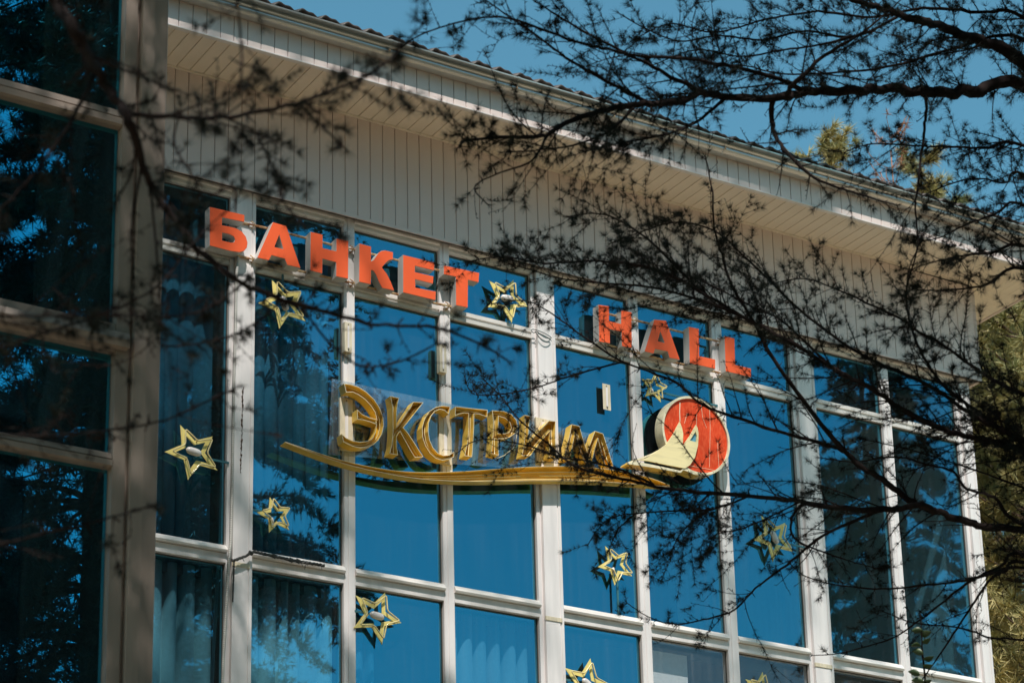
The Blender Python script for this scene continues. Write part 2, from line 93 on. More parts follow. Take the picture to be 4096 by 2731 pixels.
RIGHT_LIMBS = [[[[9.6,-7.0,7.6711,0.0449],[8.7121,-7.1491,7.9262,0.0372],[7.9856,-7.271,8.0804,0.0333],[7.6734,-7.2823,8.095,0.0258],[7.348,-7.3643,8.0343,0.0213],[7.0264,-7.5031,7.9019,0.0181],[6.9699,-7.3937,7.9921,0.0155],[6.6895,-7.4687,7.9189,0.0121],[6.3755,-7.5988,7.8387,0.0086],[6.1564,-7.6194,7.8246,0.0053]],1.2,0.8],[[[9.6,-7.0,7.5649,0.0449],[8.7214,-7.1312,7.817,0.0372],[8.0025,-7.2386,7.9687,0.0333],[7.6568,-7.2145,7.8372,0.0291],[7.3305,-7.2391,7.7292,0.0265],[7.0868,-7.2212,7.6911,0.0243],[6.7828,-7.3145,7.5397,0.0226],[6.5277,-7.2916,7.4674,0.0205],[6.3194,-7.3217,7.359,0.019],[6.0523,-7.2764,7.3091,0.0167],[5.8782,-7.3354,7.2483,0.0157],[5.6876,-7.3713,7.1281,0.0144],[5.4385,-7.4328,7.0183,0.0128],[5.2909,-7.4141,6.9553,0.0115],[5.0928,-7.4193,6.8452,0.01],[4.9522,-7.4576,6.7219,0.0089],[4.9183,-7.3574,6.7495,0.0081],[4.5766,-7.4372,6.6003,0.0058],[4.4798,-7.5244,6.4965,0.0053]],1.5,0.9],[[[5.9581,-7.3081,7.2767,0.0109],[5.8804,-7.3325,7.2505,0.0102],[5.6665,-7.4086,7.2257,0.0087],[5.4904,-7.427,7.2445,0.0073],[5.2645,-7.4942,7.2205,0.006],[5.0912,-7.4475,7.3019,0.0045],[4.6871,-7.779,7.1076,0.0032],[4.6176,-7.7443,7.156,0.0025]],1.0,0.35],[[[5.5422,-7.4065,7.0638,0.0096],[5.4612,-7.3906,7.0831,0.0086],[5.0759,-7.5155,7.0582,0.0063],[4.7916,-7.6946,6.9914,0.005],[4.5182,-7.872,6.9199,0.0039],[4.4394,-7.8103,7.0112,0.003],[4.3303,-7.8741,7.0006,0.0025]],1.0,0.35],[[[6.3584,-7.3153,7.3737,0.0131],[6.3615,-7.4198,7.4144,0.0109],[6.4891,-7.4824,7.555,0.0082],[6.5559,-7.6516,7.5928,0.0058],[6.6964,-7.6907,7.7282,0.0039],[6.7633,-7.7537,7.8073,0.0025]],1.2,0.8],[[[6.5626,-7.2943,7.4762,0.0113],[6.4571,-7.3424,7.4368,0.0108],[6.3485,-7.3047,7.4749,0.01],[6.1508,-7.327,7.4549,0.0092],[5.8705,-7.4123,7.3644,0.0084],[5.5721,-7.5361,7.2333,0.0076],[5.3783,-7.4776,7.2208,0.0067],[5.173,-7.6011,7.1205,0.0063],[5.0397,-7.5522,7.1419,0.0056],[4.5957,-7.8052,6.9666,0.0046],[4.5128,-7.7052,7.0115,0.004],[4.3119,-7.8122,6.868,0.0035],[4.0568,-7.9562,6.656,0.0029],[4.0076,-7.8928,6.6175,0.0025]],0.8,0.6],[[[6.29,-7.3165,7.3532,0.0131],[6.2925,-7.3006,7.2165,0.0107],[6.2612,-7.4319,7.0041,0.0088],[6.3345,-7.5296,6.8491,0.0067],[6.5149,-7.5663,6.8118,0.0047],[6.624,-7.7325,6.6952,0.0025]],1.3,0.7],[[[9.6,-7.0,7.7752,0.0135],[8.7029,-7.1666,8.0333,0.0112],[7.969,-7.3029,8.1899,0.01],[7.6501,-7.1522,8.1224,0.0079],[7.1754,-7.2089,7.8497,0.0064],[7.0334,-7.0153,7.872,0.0054],[6.739,-6.8676,7.8492,0.0041],[6.4162,-6.9348,7.7658,0.0033],[6.2082,-6.8606,7.7186,0.0025]],1.4,0.9],[[[9.6,-7.0,7.8751,0.0135],[8.6941,-7.1834,8.1362,0.0112],[7.953,-7.3335,8.2952,0.01],[7.6975,-7.2803,8.2694,0.0087],[7.3968,-7.1926,8.2478,0.0075],[7.022,-7.2177,8.0663,0.0065],[6.6538,-7.2602,7.9561,0.0056],[6.443,-7.1218,7.9251,0.0047],[6.1427,-7.0966,7.7741,0.0038],[5.9634,-6.998,7.8189,0.0031],[5.7194,-7.0158,7.6406,0.0025]],1.4,0.9],[[[6.9927,-7.4349,7.9382,0.0073],[6.7,-7.4431,7.7358,0.0062],[6.566,-7.2582,7.8249,0.0053],[6.3334,-7.214,7.7298,0.0046],[6.0359,-7.2654,7.6337,0.004],[5.8764,-7.1751,7.6032,0.0034],[5.7146,-7.1298,7.6465,0.0029],[5.5484,-7.1622,7.6568,0.0025]],1.4,0.9],[[[6.5559,-7.6516,7.5928,0.006],[6.477,-7.5113,7.5958,0.0052],[6.3254,-7.378,7.5861,0.0044],[6.1834,-7.2312,7.5863,0.0038],[6.1103,-6.997,7.7235,0.0031],[5.9246,-6.8968,7.6382,0.0025]],1.4,0.9],[[[9.6,-7.0,7.2837,0.012],[8.746,-7.0841,7.5283,0.0099],[8.0472,-7.1528,7.6738,0.0089],[7.8366,-7.0811,7.6381,0.007],[7.5983,-7.1326,7.5519,0.006],[7.5313,-6.9646,7.6204,0.0049],[7.3351,-6.9914,7.5627,0.0041],[7.27,-6.8427,7.6175,0.0033],[7.0924,-6.8511,7.5153,0.0025]],2.3,0.9],[[[7.3314,-7.2373,7.7231,0.0086],[7.4122,-7.1335,7.6896,0.0076],[7.3612,-7.1596,7.5454,0.0069],[7.2814,-7.2042,7.3527,0.006],[7.2442,-7.2142,7.2029,0.0053],[7.4443,-6.9638,7.2508,0.0047],[7.3579,-7.0573,6.9881,0.0037],[7.2973,-7.052,6.8602,0.0032],[7.336,-6.9665,6.7636,0.0025]],0.5,0.3],[[[9.6,-7.0,5.864,0.0239],[8.8686,-6.8489,6.0807,0.0199],[8.2701,-6.7253,6.2035,0.0177],[8.1376,-6.5996,6.2709,0.0161],[7.8575,-6.5773,6.2901,0.0146],[7.6241,-6.5185,6.3861,0.0132],[7.4562,-6.5477,6.4301,0.0125],[7.2973,-6.4075,6.5793,0.0112],[7.0109,-6.4734,6.6205,0.0102],[6.9194,-6.3045,6.7735,0.0092],[6.7503,-6.1927,6.9133,0.0081],[6.3786,-6.3664,6.8721,0.0071],[6.1442,-6.3775,6.8782,0.0062],[6.0823,-6.0578,7.0221,0.0052],[5.9791,-5.8209,7.0888,0.0043],[5.6223,-6.0219,6.9483,0.0035],[5.5156,-5.871,6.965,0.0028]],3.2,0.85],[[[9.6,-7.0,5.4816,0.0284],[8.901,-6.7866,5.6943,0.0236],[8.3292,-6.612,5.8138,0.0211],[8.1318,-6.5936,5.804,0.0192],[8.0249,-6.5062,5.8469,0.018],[7.895,-6.4327,5.9048,0.0167],[7.8467,-6.326,5.9795,0.0158],[7.6395,-6.3484,6.0567,0.0145],[7.5337,-6.252,6.1822,0.0133],[7.3099,-6.2515,6.3718,0.0115],[7.0682,-6.2753,6.5816,0.0097],[6.9694,-6.2404,6.797,0.0083],[6.8078,-6.2832,6.9463,0.0071],[6.7805,-6.2345,7.1525,0.0061],[6.6619,-6.3409,7.2404,0.0052],[6.6286,-6.3849,7.3987,0.0043],[6.6298,-6.3416,7.616,0.0034]],0.9,0.4],[[[9.6,-7.0,5.9154,0.0165],[8.8642,-6.8574,6.1328,0.0137],[8.2621,-6.7406,6.2561,0.0122],[8.0573,-6.6442,6.3632,0.0106],[7.8515,-6.5022,6.5626,0.0092],[7.5935,-6.4662,6.6301,0.0082],[7.4684,-6.3888,6.7231,0.0075],[7.2992,-6.258,6.914,0.0065],[7.1447,-6.2199,7.0536,0.0058],[6.8682,-6.2597,7.1875,0.0048],[6.8645,-6.075,7.3807,0.0043],[6.6336,-6.089,7.3651,0.0037],[6.4692,-6.0104,7.3095,0.0031],[6.3874,-5.8135,7.3033,0.0025]],2.2,0.85],[[[9.6,-7.0,5.9051,0.018],[8.865,-6.8557,6.1224,0.0149],[8.2637,-6.7376,6.2456,0.0133],[8.1927,-6.5075,6.4736,0.0105],[7.8893,-6.6213,6.4932,0.009],[7.9135,-6.4968,6.6364,0.0082],[7.7048,-6.6284,6.6792,0.0072],[7.7983,-6.4739,6.9047,0.0063],[7.8325,-6.4228,7.113,0.0052],[7.7957,-6.5447,7.2289,0.0042],[7.7871,-6.594,7.3024,0.0037],[7.8789,-6.5708,7.429,0.0031],[7.9258,-6.6313,7.4993,0.0025]],1.5,0.85],[[[9.6,-7.0,6.1228,0.015],[8.8464,-6.8914,6.3431,0.0124],[8.2299,-6.8025,6.4689,0.0111],[8.1361,-6.5936,6.6636,0.0089],[7.8297,-6.6597,6.721,0.0074],[7.633,-6.6649,6.7639,0.0064],[7.6297,-6.6272,6.8126,0.0062],[7.4437,-6.5561,6.9057,0.005],[7.2906,-6.4816,6.9838,0.004],[7.1504,-6.4361,7.0208,0.0033],[7.0189,-6.3534,7.0005,0.0025]],2.4,0.85],[[[7.5337,-6.252,6.1822,0.0111],[7.5214,-6.1569,6.2691,0.0104],[7.2552,-6.1289,6.301,0.0091],[7.0404,-6.0452,6.3628,0.008],[6.9575,-5.7857,6.5326,0.007],[6.8634,-5.6662,6.6936,0.0063],[6.6014,-5.5821,6.781,0.0052],[6.4312,-5.5187,6.8946,0.0045],[6.2004,-5.5046,7.0083,0.0036],[6.2763,-5.1415,7.2414,0.0031],[5.999,-5.2378,7.1105,0.0025]],1.3,0.45],[[[7.895,-6.4327,5.9048,0.0177],[7.7888,-6.4433,5.915,0.0167],[7.7685,-6.2974,5.9346,0.0157],[7.5055,-6.2571,5.9006,0.0141],[7.4173,-5.9595,6.0256,0.0124],[7.1837,-5.8275,6.0613,0.0108],[6.995,-5.4419,6.1952,0.0087],[6.7771,-5.2877,6.2643,0.0073],[6.406,-5.4227,6.212,0.0061],[6.421,-5.128,6.4521,0.0051],[6.2083,-5.1755,6.5347,0.0041],[6.2689,-4.9242,6.7615,0.0035],[6.1312,-4.9622,6.8259,0.0028]],1.3,0.55],[[[6.9061,-5.3802,6.2269,0.0069],[6.7333,-5.3925,6.2561,0.006],[6.734,-5.0721,6.4313,0.0051],[6.6121,-4.9627,6.4718,0.0045],[6.2835,-5.0926,6.4353,0.0037],[6.169,-4.8429,6.5283,0.0029],[6.0708,-4.7799,6.4571,0.0025]],1.2,0.6],[[[7.1837,-5.8275,6.0613,0.0067],[7.03,-5.7331,5.9936,0.0055],[7.095,-5.304,6.14,0.0046],[6.8273,-5.3225,6.0684,0.0037],[6.785,-5.1207,6.094,0.0031],[6.7778,-4.9378,6.0121,0.0025]],2.2,1.0],[[[7.03,-5.7331,5.9936,0.0045],[7.0347,-5.5738,5.995,0.0037],[7.0597,-5.3803,5.9663,0.003],[7.1595,-5.1577,5.9448,0.0025]],2.2,1.0],[[[6.8273,-5.3225,6.0684,0.0046],[6.8126,-5.1785,6.0258,0.0033],[6.8794,-4.9935,5.9868,0.0025]],2.2,1.0],[[[7.4173,-5.9595,6.0256,0.0056],[7.3765,-5.7204,6.0071,0.0043],[7.3175,-5.5705,5.9856,0.0036],[7.3299,-5.3252,6.0313,0.003],[7.3281,-5.2601,5.9284,0.0025]],2.2,1.0],[[[7.6899,-6.2832,5.9181,0.0099],[7.6229,-6.2891,5.8946,0.0095],[7.501,-6.0176,5.8352,0.0077],[7.3939,-5.8955,5.7258,0.0067],[7.4179,-5.5463,5.6832,0.0056],[7.2791,-5.5268,5.5448,0.0049],[7.2151,-5.3488,5.5373,0.0042],[7.1856,-5.1245,5.5718,0.0036],[7.097,-5.0133,5.6347,0.003],[6.9995,-4.9635,5.7103,0.0025]],0.9,0.5],[[[7.4223,-5.9737,6.0145,0.0078],[7.4328,-5.8581,5.9713,0.0067],[7.4917,-5.8171,5.8749,0.0057],[7.6561,-5.9591,5.7616,0.004],[8.0076,-5.8873,5.7708,0.0025]],1.8,0.8],[[[9.6,-7.0,5.3007,0.012],[8.9163,-6.7573,5.5121,0.0099],[8.357,-6.5587,5.6305,0.0089],[8.2142,-6.4879,5.6032,0.0077],[8.2308,-6.2502,5.6394,0.0068],[8.1227,-6.0833,5.6493,0.0058],[8.0352,-5.8348,5.6895,0.0047],[7.8007,-5.752,5.6989,0.0037],[7.9139,-5.3508,5.8928,0.003],[7.7545,-5.4097,5.9279,0.0025]],0.9,0.6],[[[9.6,-7.0,5.332,0.0135],[8.9137,-6.7624,5.5435,0.0112],[8.3522,-6.5679,5.6621,0.01],[8.3455,-6.4386,5.6544,0.0086],[8.2422,-6.4333,5.5942,0.0078],[8.2631,-6.2544,5.5055,0.0063],[8.1939,-6.1389,5.3419,0.0047],[8.1849,-5.9611,5.213,0.0032],[8.1672,-5.8746,5.151,0.0025]],0.8,0.2],[[[9.6,-7.0,5.3736,0.012],[8.9102,-6.7691,5.5854,0.0099],[8.3458,-6.5802,5.7042,0.0089],[8.3475,-6.408,5.688,0.0078],[8.2013,-6.3128,5.6082,0.0067],[8.1173,-6.1306,5.503,0.0055],[8.109,-5.8397,5.4411,0.0044],[8.0569,-5.6552,5.4281,0.0037],[7.9356,-5.5538,5.3978,0.003],[7.8766,-5.4155,5.4182,0.0025]],0.8,0.25],[[[9.6,-7.0,5.5065,0.0135],[8.8989,-6.7907,5.7194,0.0112],[8.3253,-6.6194,5.839,0.01],[8.0943,-6.661,5.9367,0.0081],[8.0406,-6.5197,6.0225,0.007],[8.063,-6.4173,6.1533,0.0064],[7.8757,-6.4272,6.1548,0.0055],[7.8442,-6.2202,6.2634,0.0046],[7.6969,-6.0677,6.2626,0.0034],[7.5717,-5.9402,6.3083,0.0025]],1.0,0.3],[[[9.6,-7.0,4.9559,0.009],[8.9453,-6.7017,5.1658,0.0074],[8.4096,-6.4577,5.2829,0.0067],[8.3163,-6.3306,5.3171,0.0055],[8.3179,-6.0788,5.449,0.0044],[8.0565,-6.0373,5.4452,0.0034],[8.1442,-5.6736,5.6382,0.0025]],1.2,0.4],[[[9.6,-7.0,5.6845,0.009],[8.8838,-6.8196,5.8991,0.0074],[8.2979,-6.672,6.0202,0.0067],[8.1017,-6.6274,6.0701,0.0054],[8.0434,-6.4124,6.2067,0.0043],[7.8049,-6.355,6.2532,0.0033],[7.6464,-6.2401,6.3118,0.0025]],1.3,0.35],[[[9.6,-7.0,6.8134,0.0135],[8.7869,-7.0056,7.0467,0.0112],[8.1216,-7.0101,7.183,0.01],[7.9931,-6.915,7.1638,0.0073],[7.6977,-6.9602,7.0488,0.0051],[7.5393,-6.9124,6.99,0.0034],[7.4609,-6.8712,6.9554,0.0025]],2.1,1.0],[[[9.6,-7.0,6.712,0.012],[8.7957,-6.9887,6.9431,0.0099],[8.1376,-6.9795,7.0777,0.0089],[7.9492,-6.8951,6.9808,0.0061],[7.6731,-6.8595,6.8988,0.0039],[7.4747,-6.8449,6.865,0.0025]],2.1,1.0],[[[9.6,-7.0,7.0116,0.0105],[8.7697,-7.0386,7.2494,0.0087],[8.0903,-7.0701,7.3894,0.0078],[7.9507,-7.0144,7.3295,0.0061],[7.75,-6.965,7.2271,0.0045],[7.771,-6.7796,7.2549,0.0036],[7.5663,-6.7722,7.17,0.0025]],2.1,1.0],[[[9.6,-7.0,7.1528,0.009],[8.7574,-7.0622,7.3941,0.0074],[8.068,-7.113,7.5369,0.0067],[7.992,-7.0546,7.4946,0.0055],[7.8688,-6.9976,7.5135,0.0045],[7.678,-7.0057,7.4339,0.0036],[7.5872,-6.8742,7.398,0.0025]],2.1,1.0],[[[6.5349,-6.3045,6.9056,0.0075],[6.2954,-6.3201,7.054,0.0053],[6.0961,-6.315,7.1361,0.004],[5.9913,-6.2446,7.1769,0.0032],[5.8803,-6.1797,7.1544,0.0025]],2.6,0.9],[[[6.9238,-6.3125,6.7665,0.0087],[6.7218,-6.2274,6.8631,0.0072],[6.4142,-6.1394,6.9237,0.0056],[6.2689,-5.8934,7.0186,0.0045],[6.0185,-5.915,6.9732,0.0037],[5.8935,-5.8313,7.0272,0.0031],[5.737,-5.7971,7.0519,0.0025]],2.6,0.85],[[[7.2973,-6.4075,6.5793,0.0077],[7.1555,-6.2353,6.8635,0.0057],[6.8783,-6.3093,6.8652,0.0048],[6.6328,-6.2123,6.9928,0.0036],[6.4457,-6.0314,7.123,0.0025]],2.6,0.85],[[[6.6014,-5.5821,6.781,0.0056],[6.3395,-5.523,6.6763,0.0045],[6.2553,-5.2783,6.68,0.0037],[6.0347,-5.2886,6.5928,0.0031],[6.0722,-4.9676,6.7238,0.0027],[5.9619,-5.0642,6.7252,0.0025]],1.0,0.7],[[[4.9522,-7.4576,6.7219,0.0055],[4.8025,-7.5519,6.508,0.0044],[4.6434,-7.5339,6.4134,0.0035],[4.5362,-7.5373,6.3237,0.003],[4.5604,-7.5958,6.2243,0.0025]],1.0,0.5],[[[5.4385,-7.4328,7.0183,0.0066],[5.2483,-7.4852,6.8081,0.0053],[5.0497,-7.5429,6.6618,0.0044],[4.8924,-7.482,6.6172,0.0034],[4.6216,-7.6063,6.4719,0.0025]],1.8,0.8],[[[6.0523,-7.2764,7.3091,0.008],[5.8388,-7.3243,7.0984,0.0062],[5.4865,-7.5356,6.829,0.0049],[5.2797,-7.5013,6.7461,0.0035],[5.0053,-7.6383,6.562,0.0025]],2.0,0.9]]
LEFT_LIMBS = [[[[0.75,-10.6,4.5291,0.024],[1.1192,-10.606,4.6514,0.0199],[1.4212,-10.6108,4.6969,0.0178],[1.5478,-10.591,4.6637,0.0157],[1.6528,-10.495,4.6304,0.0144],[1.6701,-10.5975,4.4861,0.0134],[1.8793,-10.1808,4.681,0.0126],[1.9394,-10.1777,4.6116,0.0117],[1.9321,-10.2643,4.5133,0.0113],[2.0755,-10.0575,4.4935,0.0101],[2.1403,-10.0395,4.4282,0.0094],[2.1917,-10.0603,4.3545,0.0087],[2.4016,-9.8723,4.3844,0.0076],[2.467,-9.9542,4.3232,0.0069],[2.6209,-9.9304,4.3275,0.0061],[2.7648,-9.9453,4.3159,0.0052],[3.0086,-9.8356,4.4078,0.0042],[3.1288,-9.8588,4.3775,0.0034],[3.2441,-9.8289,4.3628,0.0028]],0.9,0.5],[[[1.9394,-10.1777,4.6116,0.0073],[1.9671,-10.1686,4.5994,0.0069],[2.0419,-10.2978,4.544,0.006],[2.2028,-10.1995,4.6393,0.0054],[2.2736,-10.3007,4.629,0.0048],[2.3432,-10.3236,4.6578,0.0043],[2.4564,-10.3815,4.7155,0.0037],[2.4645,-10.535,4.6871,0.0032],[2.5785,-10.4272,4.8332,0.0029],[2.5908,-10.5237,4.8512,0.0025]],1.7,0.8],[[[0.75,-10.6,3.6802,0.0044],[1.1867,-10.4764,3.8236,0.0037],[1.5441,-10.3752,3.8865,0.0033],[1.6814,-10.427,3.8915,0.003],[1.9177,-10.2998,3.999,0.0028],[2.1136,-10.0526,4.1425,0.0027],[2.1881,-10.0765,4.1613,0.0027],[2.2946,-9.973,4.2542,0.0026],[2.3531,-9.9764,4.3122,0.0026],[2.3875,-10.0115,4.3536,0.0025]],1.6,0.5],[[[0.75,-10.6,3.6049,0.0057],[1.1927,-10.465,3.7506,0.0047],[1.5549,-10.3545,3.8152,0.0042],[1.7552,-10.2853,3.9301,0.0036],[1.9875,-10.1268,4.1142,0.0031],[2.0226,-10.2608,4.1228,0.0029],[2.1265,-10.1647,4.2719,0.0027],[2.214,-10.1016,4.3902,0.0025]],1.2,0.4],[[[2.0755,-10.0575,4.4935,0.0032],[2.1589,-9.9446,4.2321,0.0028],[2.1764,-9.9096,4.1442,0.0028],[2.3326,-9.8935,4.1976,0.0026],[2.4831,-9.7919,4.3148,0.0026],[2.5068,-9.8934,4.3349,0.0025]],1.3,0.5],[[[0.75,-10.6,3.4257,0.0044],[1.2068,-10.4379,3.5769,0.0037],[1.5805,-10.3053,3.646,0.0033],[1.7444,-10.3394,3.6561,0.003],[2.038,-9.9796,3.8634,0.0028],[2.1834,-9.9231,3.9365,0.0027],[2.2328,-10.0725,3.9419,0.0026],[2.3961,-9.9101,4.0782,0.0025]],1.0,0.2],[[[0.75,-10.6,3.1799,0.0038],[1.2261,-10.4009,3.3389,0.0031],[1.6156,-10.238,3.4145,0.0028],[1.8073,-10.1946,3.4923,0.0027],[1.9914,-10.0919,3.5945,0.0026],[2.0951,-9.9653,3.6708,0.0025],[2.0652,-10.1668,3.6127,0.0025]],0.6,0.2],[[[0.75,-10.6,4.2799,0.0038],[1.3974,-10.761,4.4767,0.0031],[1.927,-10.8928,4.5831,0.0028],[1.8969,-10.9312,4.4659,0.0027],[1.9641,-10.8032,4.4627,0.0026],[1.942,-10.8569,4.3494,0.0025],[1.9486,-10.8268,4.3129,0.0025]],0.5,0.5],[[[2.3432,-10.3236,4.6578,0.0027],[2.4109,-10.2748,4.6584,0.0026],[2.3866,-10.4144,4.5365,0.0025],[2.4719,-10.3333,4.5584,0.0025]],0.3,0.1],[[[2.2028,-10.1995,4.6393,0.0027],[2.3022,-10.1588,4.6514,0.0026],[2.2829,-10.2717,4.5303,0.0026],[2.3573,-10.1727,4.5468,0.0026],[2.3107,-10.3098,4.3889,0.0025],[2.3512,-10.3479,4.3132,0.0025]],1.7,0.8],[[[2.0419,-10.2978,4.544,0.0026],[2.0309,-10.3011,4.4697,0.0026],[2.0215,-10.4262,4.3269,0.0025],[2.0593,-10.4167,4.2855,0.0025],[2.1314,-10.4021,4.334,0.0025]],1.7,0.8],[[[2.467,-9.9542,4.3232,0.0033],[2.592,-9.8734,4.3384,0.0031],[2.6773,-9.8561,4.2777,0.0029],[2.7789,-9.8346,4.2462,0.0028],[2.9834,-9.6813,4.3644,0.0026],[3.0648,-9.7332,4.414,0.0025]],1.2,0.6],[[[1.8793,-10.1808,4.681,0.0052],[1.78,-10.2522,4.4579,0.004],[1.6478,-10.3748,4.2291,0.0031],[1.5847,-10.3385,4.1434,0.0025]],1.2,0.6]]
SPRIG = [[7.951,-6.203,5.068],[7.921,-6.229,5.182],[7.901,-6.258,5.29],[7.879,-6.285,5.397]]
SPRIG_LEAVES = [[7.879,-6.253,5.315,-1],[7.916,-6.271,5.3,1],[7.883,-6.228,5.244,-1],[7.924,-6.263,5.264,1],[7.898,-6.225,5.211,-1],[7.946,-6.245,5.181,1],[7.949,-6.232,5.146,1],[7.897,-6.186,5.112,-1],[7.918,-6.185,5.074,-1],[7.957,-6.207,5.067,1]]
RAILS_FIRST = [[[6.9045,-0.07,10.201],[7.0415,-0.07,10.2041],[7.2331,-0.07,10.21],[7.5572,-0.07,10.2099],[7.7766,-0.07,10.2084],[7.9763,-0.07,10.2145],[8.3711,-0.07,10.2185],[8.9621,-0.07,10.2233]],[[6.7834,-0.07,9.9264],[7.1084,-0.07,9.919],[7.4933,-0.07,9.9202],[7.92,-0.07,9.9262],[8.3229,-0.07,9.9243],[8.6773,-0.07,9.9276],[8.9214,-0.07,9.9348]]]
RAILS_SECOND = [[[10.2472,-0.07,10.2138],[10.4181,-0.07,10.217],[10.5906,-0.07,10.2192],[10.7453,-0.07,10.2241],[10.9546,-0.07,10.2193],[11.0973,-0.07,10.2208],[11.2657,-0.07,10.2191],[11.6174,-0.07,10.2224]],[[10.2547,-0.07,9.9398],[10.5291,-0.07,9.9278],[11.022,-0.07,9.9234],[11.0908,-0.07,9.9253],[11.378,-0.07,9.9289],[11.6188,-0.07,9.9297]]]
CONDUIT = [[6.9825,-0.085,9.9023],[6.9701,-0.085,9.7331],[6.9686,-0.085,9.3066],[6.962,-0.085,8.909],[6.9617,-0.085,8.5889],[6.959,-0.085,8.2754],[6.9582,-0.085,7.9949],[6.954,-0.085,7.6273],[6.9388,-0.085,7.4657],[6.9277,-0.085,7.1936],[6.913,-0.085,6.8573],[6.9061,-0.085,6.5625],[6.8946,-0.085,6.1989]]
BUNDLE = [[6.9573,-0.1,7.4822],[6.9873,-0.1,7.491],[7.0267,-0.1,7.513],[7.0741,-0.1,7.5379],[7.1057,-0.1,7.5649],[7.1376,-0.1,7.5803],[7.2099,-0.1,7.5748],[7.2905,-0.1,7.573],[7.3634,-0.1,7.5698],[7.4285,-0.1,7.5652],[7.4856,-0.1,7.567],[7.5922,-0.1,7.5669],[7.7161,-0.1,7.5687]]
BUNDLE_TAIL = [[6.9895,-0.07,7.4971],[6.9887,-0.07,7.382],[6.9855,-0.07,7.2747],[6.9836,-0.07,7.1831]]
LOOPS = [[[9.578,-0.07,9.8948],[9.5966,-0.07,9.9086],[9.6421,-0.07,9.9093],[9.7027,-0.07,9.9005],[9.751,-0.07,9.886],[9.775,-0.07,9.8717]],[[9.5777,-0.075,9.887],[9.6016,-0.075,9.8784],[9.6324,-0.075,9.8938],[9.6743,-0.075,9.8723],[9.7165,-0.075,9.8593],[9.7593,-0.075,9.8633]],[[9.611,-0.08,9.8897],[9.6403,-0.08,9.857],[9.6757,-0.08,9.8256],[9.712,-0.08,9.8197],[9.7431,-0.08,9.8379],[9.7591,-0.08,9.8612]]]
CRACK = [[7.0515,-0.0625,8.8712],[7.0441,-0.0625,8.7921],[7.0475,-0.0625,8.7096],[7.042,-0.0625,8.5782],[7.0457,-0.0625,8.4728],[7.0398,-0.0625,8.3775],[7.0384,-0.0625,8.2988],[7.0364,-0.0625,8.2731],[7.0353,-0.0625,8.1737]]
LAMP_WIRE = [[9.4043,-0.1,8.9722],[9.3913,-0.1,8.8849],[9.3685,-0.1,8.8285],[9.2819,-0.1,8.7469],[9.1966,-0.1,8.6982]]

